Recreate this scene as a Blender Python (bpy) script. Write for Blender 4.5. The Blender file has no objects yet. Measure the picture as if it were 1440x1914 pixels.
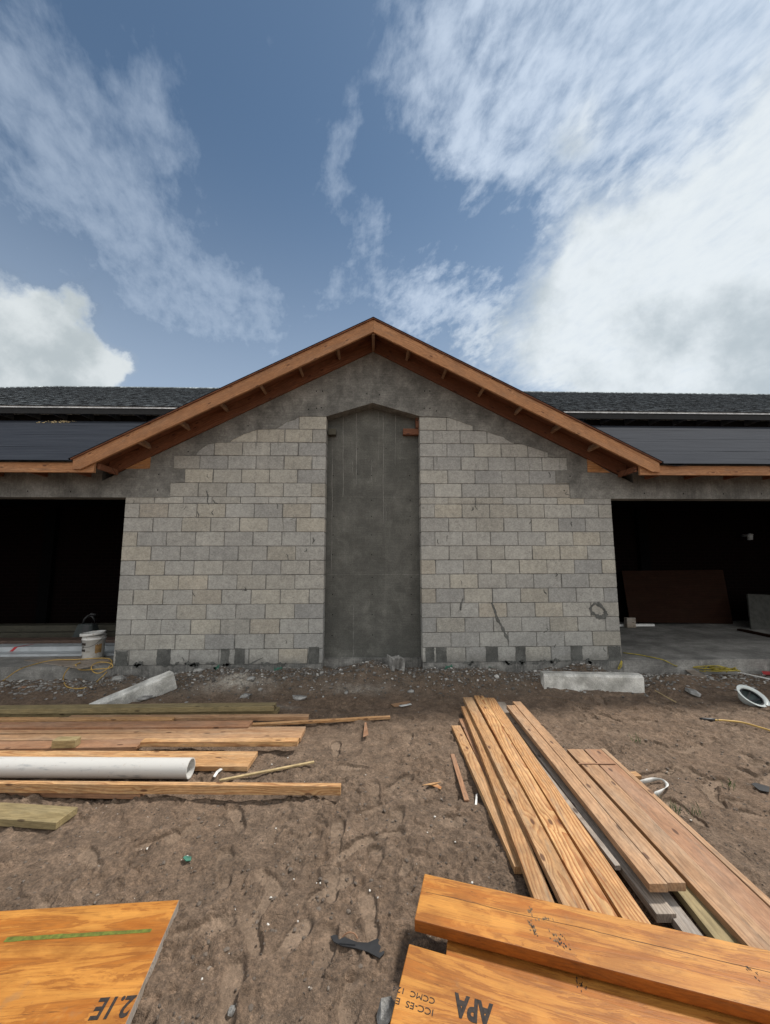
import bpy, math, random
import numpy as np
from mathutils import Vector, Matrix, noise as mn
R = math.radians
random.seed(7)
SC = bpy.context.scene
COL = SC.collection

# ------------------------------------------------------------------ camera
F, PITCH, YAW, ROLL = 720.0, .1155, .0313, -.0021
CAM = Vector((0.0, -5.568, 1.472))
fwd = Vector((math.sin(YAW)*math.cos(PITCH), math.cos(YAW)*math.cos(PITCH), math.sin(PITCH)))
rgt = Vector((math.cos(YAW), -math.sin(YAW), 0))
upv = rgt.cross(fwd)
rgt, upv = rgt*math.cos(ROLL)+upv*math.sin(ROLL), -rgt*math.sin(ROLL)+upv*math.cos(ROLL)
cd = bpy.data.cameras.new("camera"); cam = bpy.data.objects.new("camera", cd); COL.objects.link(cam)
M = Matrix.Identity(4)
for i, v in enumerate((rgt, upv, -fwd)):
    for j in range(3): M[j][i] = v[j]
M.translation = CAM
cam.matrix_world = M
cd.sensor_fit = 'HORIZONTAL'; cd.sensor_width = 36; cd.lens = 36*F/1440
cd.clip_end = 2000; cd.clip_start = .05
SC.camera = cam

# survey helpers: photo measurements -> metres in the yard (z up, wall face is y=0, porch slab is z=0)
ZG = -.18
def ray(x, y): return fwd + rgt*((x-720)/F) + upv*((957-y)/F)
def G(x, y, z=ZG):
    d = ray(x, y); return CAM + d*((z-CAM.z)/d.z)
def W(x, y, Y=0.0):
    d = ray(x, y); return CAM + d*((Y-CAM.y)/d.y)

# ------------------------------------------------------------------ node helpers
class N:
    def __init__(s, tree): s.t = tree; s.n = tree.nodes; s.l = tree.links
    def new(s, typ, **kw):
        nd = s.n.new(typ)
        for k, v in kw.items(): setattr(nd, k, v)
        return nd
    def put(s, sock, v):
        if hasattr(v, 'is_linked') or hasattr(v, 'links'): s.l.new(v, sock)
        else:
            if isinstance(v, (tuple, list)) and len(v) == 3 and sock.type == 'RGBA': v = (*v, 1)
            sock.default_value = v
    def m(s, op, a, b=0.0, c=0.0, clamp=False):
        nd = s.new('ShaderNodeMath', operation=op, use_clamp=clamp)
        s.put(nd.inputs[0], a); s.put(nd.inputs[1], b); s.put(nd.inputs[2], c); return nd.outputs[0]
    def vm(s, op, a, b=(0,0,0)):
        nd = s.new('ShaderNodeVectorMath', operation=op)
        s.put(nd.inputs[0], a); s.put(nd.inputs[1], b)
        return nd.outputs['Value'] if op in ('DOT_PRODUCT','LENGTH') else nd.outputs[0]
    def mix(s, f, a, b, blend='MIX'):
        nd = s.new('ShaderNodeMix', data_type='RGBA', blend_type=blend); nd.clamp_factor = True
        s.put(nd.inputs[0], f); s.put(nd.inputs[6], a); s.put(nd.inputs[7], b); return nd.outputs[2]
    def ss(s, v, lo, hi, a=0.0, b=1.0):
        nd = s.new('ShaderNodeMapRange', interpolation_type='SMOOTHSTEP')
        s.put(nd.inputs[0], v)
        for i, q in enumerate((lo, hi, a, b)): s.put(nd.inputs[i+1], q)
        return nd.outputs[0]
    def noise(s, vec, scale, detail=4, rough=.55, dist=0.0):
        nd = s.new('ShaderNodeTexNoise'); nd.inputs['Scale'].default_value = scale
        nd.inputs['Detail'].default_value = detail; nd.inputs['Roughness'].default_value = rough
        nd.inputs['Distortion'].default_value = dist
        s.put(nd.inputs['Vector'], vec); return nd.outputs[0]
    def sep(s, v):
        nd = s.new('ShaderNodeSeparateXYZ'); s.put(nd.inputs[0], v); return nd.outputs
    def comb(s, x, y, z):
        nd = s.new('ShaderNodeCombineXYZ')
        for i, q in enumerate((x, y, z)): s.put(nd.inputs[i], q)
        return nd.outputs[0]
    def ramp(s, f, stops):
        nd = s.new('ShaderNodeValToRGB'); e = nd.color_ramp.elements
        while len(e) < len(stops): e.new(.5)
        for k, (p, c) in enumerate(stops): e[k].position = p; e[k].color = (*c, 1)
        s.put(nd.inputs[0], f); return nd.outputs[0]
def material(name):
    m = bpy.data.materials.new(name); m.use_nodes = True
    k = N(m.node_tree); bs = m.node_tree.nodes['Principled BSDF']
    return m, k, bs
def bump(k, bs, h, strength=.5, dist=.01):
    b = k.new('ShaderNodeBump'); b.inputs['Strength'].default_value = strength
    b.inputs['Distance'].default_value = dist
    k.put(b.inputs['Height'], h); k.l.new(b.outputs[0], bs.inputs['Normal'])
def mott(k, c, co, amt=.3, scale=40, lo=.34, hi=.66, detail=4, rough=.75):
    n = k.noise(co, scale, detail, rough)
    g = k.ss(n, lo, hi, 1-amt, 1+amt*.8)
    return k.mix(1.0, c, k.comb(g, g, g), 'MULTIPLY')
def objco(k): return k.new('ShaderNodeTexCoord').outputs['Object']

# ------------------------------------------------------------------ sky and sun
WSTR, EXPO, SUN_E = .085, .6, 2.8
CLOUD = 1/(WSTR*2**EXPO); REAR = (1.62,1.56,1.46); SKYT = (.53,.65,.66)
SUN_EL, SUN_AZ = R(58), R(66)         # azimuth from +Y towards +X (behind and right of the gable)
wd = bpy.data.worlds.new("World"); SC.world = wd; wd.use_nodes = True
k = N(wd.node_tree); bg = wd.node_tree.nodes['Background']
sky = k.new('ShaderNodeTexSky', sky_type='NISHITA'); sky.sun_disc = False
sky.sun_elevation = SUN_EL; sky.sun_rotation = SUN_AZ; sky.air_density = 1.0; sky.dust_density = .6; sky.ozone_density = 2.0
dirv = k.vm('NORMALIZE', k.new('ShaderNodeTexCoord').outputs['Generated'])
sx, sy, sz = k.sep(dirv)
inv = k.m('DIVIDE', 1.0, k.m('ADD', k.m('MAXIMUM', sz, 0.0), .12))
u = k.m('MULTIPLY', sx, inv); v = k.m('MULTIPLY', sy, inv)
plane = k.comb(u, v, 0.0)
warp = k.noise(plane, 1.3, 3, .5)
stre = k.comb(k.m('ADD', u, k.m('MULTIPLY', warp, .35)), k.m('MULTIPLY', v, .45), 3.1)
n_str = k.noise(stre, 2.6, 10, .66, .15)          # long cirrus streaks
n_rip = k.noise(k.comb(k.m('ADD', u, k.m('MULTIPLY', v, .25)), k.m('MULTIPLY', v, .7), 7.7), 13.0, 7, .62, .3)    # mackerel ripples
n_rip = k.m('ADD', k.m('MULTIPLY', n_rip, .55), k.m('MULTIPLY', k.noise(k.comb(k.m('ADD', u, k.m('MULTIPLY', v, .25)), k.m('MULTIPLY', v, .6), 2.2), 34.0, 5, .6, .2), .45))
n_big = k.noise(dirv, 3.0, 9, .58, .15)
n_fine = k.noise(dirv, 9.0, 8, .6)
wc = k.new('ShaderNodeTexNoise'); wc.inputs['Scale'].default_value = 5.0; wc.inputs['Detail'].default_value = 7; wc.inputs['Roughness'].default_value = .6
k.put(wc.inputs['Vector'], dirv)
dirw = k.vm('NORMALIZE', k.vm('ADD', dirv, k.vm('MULTIPLY', k.vm('SUBTRACT', wc.outputs['Color'], (.5,.5,.5)), (.20,.20,.20))))
def blob(px, py, rad):
    c = ray(px, py).normalized()
    d = k.vm('DOT_PRODUCT', dirw, tuple(c))
    a = k.m('ARCCOSINE', k.m('MINIMUM', d, 1.0))
    q = k.m('DIVIDE', a, R(rad))
    return k.m('EXPONENT', k.m('MULTIPLY', k.m('MULTIPLY', q, q), -1.0))
def total(lst):
    o = None
    for px, py, rad, w in lst:
        b = k.m('MULTIPLY', blob(px, py, rad), w)
        o = b if o is None else k.m('ADD', o, b)
    return k.m('MINIMUM', o, 1.15)
def cen(n_, g): return k.m('MULTIPLY', k.m('SUBTRACT', n_, .5), g)
thin = total([(-80,60,10,.45),(60,130,8,.32),(170,300,8,.38),(285,195,4,.36),(360,265,4,.34),(90,380,7,.36),(230,440,7,.45),(320,500,7,.5),(420,570,5.5,.72),(490,650,5.5,.8),(310,600,6,.5),(500,530,3,.4),
              (652,215,1.6,.62),(628,265,1.8,.6),(625,335,2.2,.7),(600,385,2,.5),(690,400,2.8,.55),(655,450,2.6,.6),(700,520,4,.62),(630,560,3.5,.65),(790,560,5,.65),(570,610,5,.45),
              (800,20,7,.5),(880,90,7,.68),(980,150,7,.82),(1080,60,9,.88),(900,210,5,.6),(1130,230,7,.7),(1250,130,9,.9),(1400,250,10,1.0),(1080,300,4,.6),
              (1040,400,3,.5),(1000,520,4.5,.6),(910,590,5,.7),(930,650,5,.75),(760,620,5,.5),(850,320,2,.3)])
thick = total([(1460,560,12,.95),(1330,600,9,.7),(1180,600,8,.55),(1100,660,8,.55),(960,680,7,.42),(860,660,5,.25),(1020,560,7,.32),(1300,720,9,.6),(1150,500,5,.6),(1060,500,3.5,.4),(1100,230,2.5,.4),(1070,290,2.2,.4),(1400,400,7,.6),(1750,400,22,1.0)])
cum = total([(-10,700,7,1.0),(-190,650,11,1.0),(120,560,3.2,.6),(50,600,4,.45),(165,670,3.8,.6),(225,690,3,.5)])
d_thin = k.m('MULTIPLY', k.ss(k.m('ADD', cen(n_str, 1.5), k.m('ADD', k.m('MULTIPLY', cen(n_rip, 2.6), k.ss(sx, -.2, .2, .65, 1.0)), k.m('MULTIPLY', thin, .85))), .18, 1.36), k.ss(sx, -.15, .25, .48, .95))
d_thick = k.ss(k.m('ADD', k.m('MULTIPLY', thick, 1.0), k.m('ADD', cen(n_big, .9), cen(n_rip, .8))), .05, 1.15)
d_cum = k.ss(k.m('ADD', cum, k.m('ADD', cen(n_big, .7), cen(n_fine, .9))), .34, .84)
# unseen broken cloud behind the camera, brightened and warmed to light the wall
d_rear = k.m('MULTIPLY', k.ss(sy, .1, -.3), k.ss(n_big, .35, .6, .35, .95))
low = k.ss(sz, .80, .10, 0.04, .62)
dens = k.m('MAXIMUM', k.m('MAXIMUM', k.m('MAXIMUM', d_thin, low), d_thick), k.m('MAXIMUM', d_cum, d_rear))
shade = k.ss(k.m('ADD', n_big, k.m('MULTIPLY', n_fine, .35)), .56, .80)
K = CLOUD
c_cloud = k.mix(shade, tuple(K*q for q in (.80,.86,.90)), tuple(K*q for q in (.50,.57,.62)))
c_cloud = k.mix(d_cum, c_cloud, k.mix(k.ss(k.m('ADD', n_big, n_fine), .8, 1.15), tuple(K*q for q in (.72,.77,.79)), tuple(K*q for q in (.48,.54,.57))))
c_cloud = k.mix(k.m('SUBTRACT', 1.0, k.m('MAXIMUM', k.m('MAXIMUM', d_cum, d_thick), d_rear), clamp=True), c_cloud, tuple(K*q for q in (.62,.72,.86)))
c_cloud = k.mix(d_rear, c_cloud, tuple(K*q for q in REAR))
skyc = k.mix(1.0, sky.outputs[0], SKYT, 'MULTIPLY')
k.l.new(k.mix(dens, skyc, c_cloud), bg.inputs[0])
bg.inputs[1].default_value = WSTR
sd = bpy.data.lights.new("sun", 'SUN'); sun = bpy.data.objects.new("sun", sd); COL.objects.link(sun)
sd.energy = SUN_E; sd.angle = R(7); sd.color = (1, .95, .88)
sdir = Vector((math.sin(SUN_AZ)*math.cos(SUN_EL), math.cos(SUN_AZ)*math.cos(SUN_EL), math.sin(SUN_EL)))
sun.rotation_euler = sdir.to_track_quat('Z', 'Y').to_euler()
sun.location = sdir*30
vs = SC.view_settings; vs.view_transform = 'Standard'; vs.look = 'None'; vs.exposure = EXPO; vs.gamma = 1

# ------------------------------------------------------------------ materials
def wood(name, light, dark, ring=.011, knots=.5, weather=(.35,.32,.28), wamt=.25, rough=.75, base_z=None, ringamt=.75, coat=0, patch=1.0):
    m, k, bs = material(name)
    co = objco(k); rnd = k.new('ShaderNodeObjectInfo').outputs['Random']
    x, y, z = k.sep(co)
    xo = k.m('ADD', x, k.m('MULTIPLY', rnd, 37.0))
    wob = k.noise(k.comb(k.m('MULTIPLY', xo, 1.1), k.m('MULTIPLY', y, 5), k.m('MULTIPLY', z, 5)), 1.0, 3, .5)
    # knots
    kv = k.new('ShaderNodeTexVoronoi', feature='F1', voronoi_dimensions='2D'); kv.inputs['Scale'].default_value = 1; kv.inputs['Randomness'].default_value = .9
    k.put(kv.inputs['Vector'], k.comb(k.m('MULTIPLY', xo, 3.4), k.m('MULTIPLY', k.m('ADD', k.m('ADD', y, k.m('MULTIPLY', z, 1.3)), rnd), 8.5), k.m('MULTIPLY', z, 1.0)))
    kd = kv.outputs['Distance']
    gate = k.ss(k.sep(kv.outputs['Color'])[0], .62, .64); kn = k.m('MULTIPLY', k.ss(kd, .115, .06), gate); halo = k.m('MULTIPLY', k.ss(kd, .42, .05), gate)
    yy = k.m('ADD', y, k.m('SUBTRACT', k.m('MULTIPLY', rnd, .16), .08))
    zz = k.m('ADD', z, .035)
    r = k.m('SQRT', k.m('ADD', k.m('MULTIPLY', yy, yy), k.m('MULTIPLY', zz, zz)))
    r = k.m('ADD', r, k.m('ADD', k.m('MULTIPLY', wob, .12), k.m('MULTIPLY', halo, .018*knots)))
    fr = k.m('FRACT', k.m('MULTIPLY', r, 1/ring))
    late = k.m('MULTIPLY', k.ss(fr, .25, .88), k.ss(fr, 1.0, .93))
    fib = k.noise(k.comb(k.m('MULTIPLY', xo, 4), k.m('MULTIPLY', y, 190), k.m('MULTIPLY', z, 190)), 1.0, 3, .6)
    big = k.noise(k.comb(k.m('MULTIPLY', xo, .9), k.m('MULTIPLY', y, 6), k.m('MULTIPLY', z, 6)), 1.6, 5, .6)
    f = k.m('ADD', k.m('MULTIPLY', late, ringamt), k.m('MULTIPLY', k.m('SUBTRACT', fib, .5), .7), clamp=True)
    c = k.mix(f, light, dark)
    # whole-board tone differs from board to board
    c = k.mix(k.m('MULTIPLY', k.m('SUBTRACT', k.m('FRACT', k.m('MULTIPLY', rnd, 7.31)), .3), .5, clamp=True), c, tuple(q*.7 for q in dark))
    c = k.mix(k.m('MULTIPLY', k.ss(big, .42, .72), wamt*patch), c, weather)
    c = k.mix(k.m('MULTIPLY', k.ss(big, .45, .28), .25*patch), c, tuple(q*.75 for q in dark))
    c = k.mix(k.m('MULTIPLY', kn, .85*min(1, knots*1.5)), c, (dark[0]*.28, dark[1]*.22, dark[2]*.2))
    gy_ = k.noise(k.comb(k.m('MULTIPLY', xo, 1.7), k.m('MULTIPLY', y, 11), k.m('MULTIPLY', z, 11)), 2.2, 7, .7, .6)
    c = k.mix(k.m('MULTIPLY', k.ss(gy_, .54, .68), .45*patch), c, tuple(q*.55 for q in weather))
    gl = k.noise(k.comb(k.m('MULTIPLY', xo, 7), k.m('MULTIPLY', y, 70), k.m('MULTIPLY', z, 70)), 1.0, 4, .7)
    c = k.mix(k.m('MULTIPLY', k.ss(gl, .60, .70), .5), c, (dark[0]*.45, dark[1]*.4, dark[2]*.35))
    # dirt specks
    sp = k.ss(k.noise(co, 38, 4, .7), .66, .74)
    c = k.mix(k.m('MULTIPLY', sp, .45), c, (.13, .1, .075))
    c = mott(k, c, k.comb(k.m('MULTIPLY', xo, .25), y, z), .14, 60, detail=3)
    c = mott(k, c, k.comb(k.m('MULTIPLY', xo, .5), y, z), .14, 9, detail=5)
    k.l.new(c, bs.inputs['Base Color']); bs.inputs['Roughness'].default_value = rough
    if coat: bs.inputs['Coat Weight'].default_value = coat; bs.inputs['Coat Roughness'].default_value = .4
    bump(k, bs, k.m('ADD', k.m('MULTIPLY', late, -.4), fib), .28, .002)
    return m
def concrete(name, base=(.2,.2,.185), dark=(.1,.1,.095), light=(.3,.3,.28), grain='h', rough=.85, bstr=.35, streak=.0, scale=1.0, MB_=.22):
    m, k, bs = material(name)
    co = objco(k); x, y, z = k.sep(co)
    a = k.noise(co, 1.6*scale, 7, .62, .4)
    b = k.noise(co, 7*scale, 6, .65, .6)
    f = k.noise(co, 90, 4, .7)
    if grain == 'h': g = k.noise(k.comb(k.m('MULTIPLY', x, 3), y, k.m('MULTIPLY', z, 60)), 1, 4, .6)
    elif grain == 'v': g = k.noise(k.comb(k.m('MULTIPLY', x, 45), y, k.m('MULTIPLY', z, 1.6)), 1, 4, .6)
    else: g = f
    c = k.mix(k.ss(a, .36, .66), dark, base)
    c = k.mix(k.m('MULTIPLY', k.ss(b, .5, .72), .55), c, light)
    c = k.mix(k.m('MULTIPLY', k.ss(g, .42, .75), .35), c, light)
    c = k.mix(k.m('MULTIPLY', k.ss(g, .5, .25), .35), c, dark)
    c = k.mix(k.m('MULTIPLY', k.ss(f, .6, .76), .35), c, tuple(q*.5 for q in dark))
    if streak:
        s = k.noise(k.comb(k.m('MULTIPLY', x, 9), y, k.m('MULTIPLY', z, .35)), 1, 5, .7)
        c = k.mix(k.m('MULTIPLY', k.ss(s, .58, .7), streak), c, light)
        c = k.mix(k.m('MULTIPLY', k.ss(s, .44, .3), streak), c, tuple(q*.7 for q in dark))
    c = mott(k, c, co, .20, 50*scale**.5); c = mott(k, c, co, MB_, 4.5, detail=7, rough=.7); c = mott(k, c, co, .14, 1.1, .4, .6)
    sp_ = k.ss(k.noise(co, 55, 3, .8), .68, .72); c = k.mix(k.m('MULTIPLY', sp_, .5), c, tuple(q*.4 for q in dark))
    k.l.new(c, bs.inputs['Base Color']); bs.inputs['Roughness'].default_value = rough
    bump(k, bs, k.m('ADD', k.m('ADD', k.m('MULTIPLY', f, .5), k.m('MULTIPLY', g, .4)), k.m('MULTIPLY', b, 1.2)), bstr, .008)
    return m
def plain(name, col, rough=.6, metal=0.0, nscale=12, var=.35, bstr=.1):
    m, k, bs = material(name)
    n = k.noise(objco(k), nscale, 6, .6)
    c = k.mix(k.ss(n, .3, .7), tuple(q*(1-var) for q in col), tuple(min(1, q*(1+var*.5)) for q in col))
    k.l.new(c, bs.inputs['Base Color']); bs.inputs['Roughness'].default_value = rough; bs.inputs['Metallic'].default_value = metal
    bump(k, bs, n, bstr, .005); return m

def block_mat():
    m, k, bs = material('cmu_block')
    co = objco(k); x, y, z = k.sep(co)
    at = k.new('ShaderNodeAttribute', attribute_name='tint'); tc = at.outputs['Color']
    tr, tg, tb = k.sep(tc)
    c = k.ramp(tr, [(0, (.350,.352,.338)), (.40, (.372,.370,.348)), (.72, (.387,.379,.345)), (.92, (.402,.383,.330)), (1, (.395,.366,.312))])
    c = k.mix(1.0, c, k.ramp(tg, [(0, (.84,.84,.85)), (1, (1.08,1.07,1.05))]), 'MULTIPLY')
    f = k.noise(co, 160, 3, .75); mid = k.noise(co, 22, 6, .7, .5); big = k.noise(co, 1.3, 6, .62, .6)
    c = k.mix(k.m('MULTIPLY', k.ss(f, .58, .72), .5), c, (.15,.148,.14))
    c = k.mix(k.m('MULTIPLY', k.ss(f, .44, .30), .3), c, (.5,.49,.45))
    # grey mortar wash smeared over the faces
    c = k.mix(k.m('MULTIPLY', k.ss(mid, .48, .68), k.m('MULTIPLY', k.ss(big, .38, .62), .75)), c, (.25,.245,.23))
    sm = k.noise(k.comb(k.m('MULTIPLY', x, 4), y, k.m('MULTIPLY', z, 14)), 1.6, 6, .7, .4)
    c = k.mix(k.m('MULTIPLY', k.ss(sm, .62, .72), .55), c, (.15,.15,.143))
    c = k.mix(k.m('MULTIPLY', k.ss(sm, .36, .27), .45), c, (.48,.47,.43))
    # drip stains hanging from the bed joints under the grout line
    dr = k.noise(k.comb(k.m('MULTIPLY', x, 16), y, k.m('MULTIPLY', z, 2.2)), 1.0, 4, .65)
    c = k.mix(k.m('MULTIPLY', k.m('MULTIPLY', k.ss(dr, .58, .7), k.ss(z, 2.2, 2.9)), .7), c, (.14,.14,.135))
    base_z = k.m('ADD', z, k.m('MULTIPLY', k.noise(co, 5, 5, .6), .22))
    c = k.mix(k.ss(base_z, .26, .06), c, (.20,.195,.18))  # darker towards the foot of the wall, with a noisy edge
    c = mott(k, c, co, .13, 48); c = mott(k, c, co, .12, 14); c = mott(k, c, co, .10, 2.2, detail=6); c = mott(k, c, k.comb(x, y, k.m('MULTIPLY', z, 3.0)), .12, 26)
    pit = k.ss(k.noise(co, 75, 3, .8), .66, .71); c = k.mix(k.m('MULTIPLY', pit, .6), c, (.12,.115,.105))
    k.l.new(c, bs.inputs['Base Color']); bs.inputs['Roughness'].default_value = .92
    bump(k, bs, k.m('ADD', k.m('MULTIPLY', f, 1.0), k.m('MULTIPLY', mid, .9)), .5, .004)
    return m
M_block = block_mat()
M_mortar = concrete('mortar_joint', (.20,.197,.185), (.095,.093,.088), (.34,.335,.31), grain='n', bstr=.7, scale=2)
M_effl = plain('efflorescence', (.24,.237,.22), .9)
M_patch = concrete('mortar_patch', (.115,.117,.11), (.075,.077,.072), (.18,.18,.17), grain='n', bstr=.8, scale=4)
M_gable = concrete('cast_concrete', (.205,.203,.188), (.135,.134,.125), (.29,.285,.265), grain='h', streak=.12, bstr=.3, MB_=.26)
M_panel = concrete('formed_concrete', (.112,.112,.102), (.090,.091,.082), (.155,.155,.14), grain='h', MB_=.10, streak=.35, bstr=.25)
M_lintel = concrete('beam_concrete', (.19,.188,.176), (.115,.113,.105), (.26,.256,.24), grain='v', streak=.45, bstr=.25)
M_slab = concrete('slab_concrete', (.25,.245,.23), (.15,.146,.138), (.34,.33,.31), grain='h', streak=0, bstr=.3)
M_foot = concrete('footing_concrete', (.22,.215,.2), (.10,.1,.095), (.36,.35,.33), grain='v', streak=.35, bstr=1.0, scale=2)
M_curb = concrete('curb_concrete', (.62,.61,.57), (.44,.43,.39), (.72,.71,.68), grain='n', bstr=.7, scale=3)
M_rub = concrete('broken_concrete', (.34,.335,.315), (.2,.195,.185), (.5,.49,.47), grain='n', bstr=.9, scale=6)
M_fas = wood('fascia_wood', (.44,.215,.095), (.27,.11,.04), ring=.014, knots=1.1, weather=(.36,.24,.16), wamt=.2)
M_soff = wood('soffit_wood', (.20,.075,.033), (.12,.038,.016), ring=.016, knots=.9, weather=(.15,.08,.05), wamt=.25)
M_look = wood('lookout_wood', (.30,.17,.09), (.2,.1,.05), knots=.2)
M_pine = wood('fresh_pine', (.52,.305,.135), (.29,.12,.038), ring=.013, knots=1.0, wamt=.3, weather=(.55,.42,.28))
M_pine2 = wood('yellow_pine', (.56,.325,.135), (.32,.115,.03), ring=.017, knots=.9, wamt=.15, weather=(.6,.45,.3), ringamt=.9)
M_red = wood('reddish_pine', (.43,.255,.135), (.27,.135,.062), ring=.016, knots=.7, wamt=.45, weather=(.36,.28,.20), ringamt=.6)
M_rust = wood('rusty_pine', (.34,.18,.095), (.22,.10,.05), ring=.018, knots=.7, wamt=.3, weather=(.36,.27,.2), ringamt=.45)
M_grey = wood('weathered_wood', (.34,.285,.23), (.20,.16,.125), ring=.012, knots=.8, wamt=.6, weather=(.36,.34,.32))
M_olive = wood('treated_wood', (.29,.225,.11), (.19,.14,.06), ring=.014, knots=.7, wamt=.3, weather=(.33,.28,.16), ringamt=.6)
def lvl_mat(name, light, mid_, dark):
    m, k, bs = material(name); co = objco(k); rnd = k.new('ShaderNodeObjectInfo').outputs['Random']
    x, y, z = k.sep(co); xo = k.m('ADD', x, k.m('MULTIPLY', rnd, 11.0))
    fl = k.noise(k.comb(k.m('MULTIPLY', xo, 1.5), k.m('MULTIPLY', y, 13), z), 1.0, 7, .62, .8)       # rotary-cut veneer figure
    fi = k.noise(k.comb(k.m('MULTIPLY', xo, 5), k.m('MULTIPLY', y, 170), k.m('MULTIPLY', z, 170)), 1.0, 3, .6)
    bl = k.noise(k.comb(k.m('MULTIPLY', xo, 3), k.m('MULTIPLY', y, 6), z), 1.3, 6, .65, .4)
    ed = k.m('FRACT', k.m('MULTIPLY', fl, 6.0)); ed = k.m('MULTIPLY', k.ss(ed, .55, .95), k.ss(ed, 1.0, .96))
    c = k.mix(k.ss(fl, .34, .66), mid_, light)
    c = k.mix(k.m('MULTIPLY', ed, .42), c, dark)
    c = k.mix(k.m('MULTIPLY', k.ss(fi, .45, .72), .32), c, dark)
    c = k.mix(k.m('MULTIPLY', k.ss(bl, .47, .66), .6), c, tuple(q*.62 for q in mid_)); c = k.mix(k.m('MULTIPLY', k.ss(bl, .46, .34), .5), c, tuple(q*1.25 for q in light))
    c = k.mix(k.m('MULTIPLY', k.ss(k.noise(co, 5, 6, .7, .5), .60, .72), .45), c, (.30,.17,.075))       # handling dirt
    c = k.mix(k.m('MULTIPLY', k.ss(k.noise(co, 60, 4, .75), .66, .74), .5), c, (.14,.08,.035))
    ck = k.noise(k.comb(k.m('MULTIPLY', xo, 1.6), k.m('MULTIPLY', y, 60), z), 1.0, 3, .5, 1.0)
    c = k.mix(k.m('MULTIPLY', k.ss(k.m('ABSOLUTE', k.m('SUBTRACT', ck, .62)), .006, .001), .7), c, (.09,.035,.01))  # hairline checks
    k.l.new(c, bs.inputs['Base Color']); bs.inputs['Roughness'].default_value = .55
    bump(k, bs, k.m('ADD', fi, k.m('MULTIPLY', ed, -.5)), .3, .002); return m
M_lvl = lvl_mat('orange_beam', (.52,.235,.045), (.36,.115,.012), (.15,.040,.005))
M_lvlside = wood('orange_beam_edge', (.30,.085,.007), (.22,.055,.004), ring=.006, knots=.0, wamt=.1, weather=(.26,.10,.025), ringamt=.4, rough=.55)
M_ply = wood('brown_plywood', (.022,.008,.004), (.014,.005,.0025), ring=.05, knots=.1, wamt=.2, weather=(.03,.018,.01))
M_dkred = wood('dull_red_board', (.13,.085,.065), (.09,.055,.04), weather=(.1,.08,.07))
M_ply.node_tree.nodes['Principled BSDF'].inputs['Specular IOR Level'].default_value = .1
M_shade2 = plain('shaded_cement_sheet', (.05,.05,.045), .9)  # light grey sheet with the porch shade darkened into its colour
M_shade = wood('shaded_board', (.075,.07,.05), (.05,.045,.03), weather=(.06,.06,.05))  # shade inside the porch and recess is darkened into this wood
M_gus = wood('orange_plywood', (.46,.22,.08), (.32,.13,.04), ring=.03, knots=.3)
M_felt = None
def felt():
    m, k, bs = material('roof_underlayment'); co = objco(k); x, y, z = k.sep(co)
    n = k.noise(k.comb(k.m('MULTIPLY', x, .6), k.m('MULTIPLY', y, 9), 0.0), 1.5, 5, .6, .3)
    f = k.noise(co, 30, 4, .7)
    c = k.mix(k.ss(n, .35, .7), (.016,.019,.026), (.028,.032,.040))
    c = k.mix(k.m('MULTIPLY', k.ss(f, .62, .75), .3), c, (.045,.045,.048))
    k.l.new(c, bs.inputs['Base Color']); bs.inputs['Roughness'].default_value = .95; bs.inputs['Specular IOR Level'].default_value = .12
    bump(k, bs, n, .6, .012); return m
M_felt = felt()
def shingle():
    m, k, bs = material('asphalt_shingle'); co = objco(k); x, y, z = k.sep(co)
    br = k.new('ShaderNodeTexBrick'); br.inputs['Scale'].default_value = 1
    br.inputs['Brick Width'].default_value = .24; br.inputs['Row Height'].default_value = .143; br.inputs['Mortar Size'].default_value = .006
    br.inputs['Color1'].default_value = (.055,.060,.064,1); br.inputs['Color2'].default_value = (.20,.21,.215,1); br.inputs['Mortar'].default_value = (.02,.02,.022,1)
    k.put(br.inputs['Vector'], k.comb(x, y, 0.0))
    n = k.noise(co, 3.5, 6, .7); f = k.noise(co, 120, 2, .7)
    c = k.mix(k.m('MULTIPLY', k.ss(n, .4, .65), .4), br.outputs[0], (.07,.075,.08))
    c = k.mix(k.m('MULTIPLY', k.ss(f, .55, .7), .35), c, (.24,.25,.255))
    c = mott(k, c, k.comb(k.m('MULTIPLY', x, 1.2), k.m('MULTIPLY', y, 2.4), 0.0), .6, 5.5, .40, .60, 5, .7)
    c = k.mix(1.0, c, (2.3,2.45,2.5), 'MULTIPLY')
    k.l.new(c, bs.inputs['Base Color']); bs.inputs['Roughness'].default_value = .95; bs.inputs['Specular IOR Level'].default_value = .2
    bump(k, bs, k.m('ADD', f, k.m('MULTIPLY', br.outputs['Fac'], -2)), .4, .006); return m
M_shin = shingle()
def brick():
    m, k, bs = material('shaded_brick'); co = objco(k); x, y, z = k.sep(co)
    br = k.new('ShaderNodeTexBrick'); br.inputs['Scale'].default_value = 1
    br.inputs['Brick Width'].default_value = .2; br.inputs['Row Height'].default_value = .075; br.inputs['Mortar Size'].default_value = .006
    br.inputs['Color1'].default_value = (.0045,.002,.002,1); br.inputs['Color2'].default_value = (.003,.0018,.0018,1); br.inputs['Mortar'].default_value = (.010,.006,.0055,1)  # porch shade is put into the brick colour, almost black
    k.put(br.inputs['Vector'], k.comb(x, z, 0.0))
    k.l.new(br.outputs[0], bs.inputs['Base Color']); bs.inputs['Roughness'].default_value = .95; bs.inputs['Specular IOR Level'].default_value = .05; return m
M_brick = brick()
M_black = plain('black_paper', (.012,.012,.013), .8)
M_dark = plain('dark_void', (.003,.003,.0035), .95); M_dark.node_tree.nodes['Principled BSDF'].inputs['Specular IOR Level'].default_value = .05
M_white = plain('white_metal', (.78,.79,.80), .4)
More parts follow.
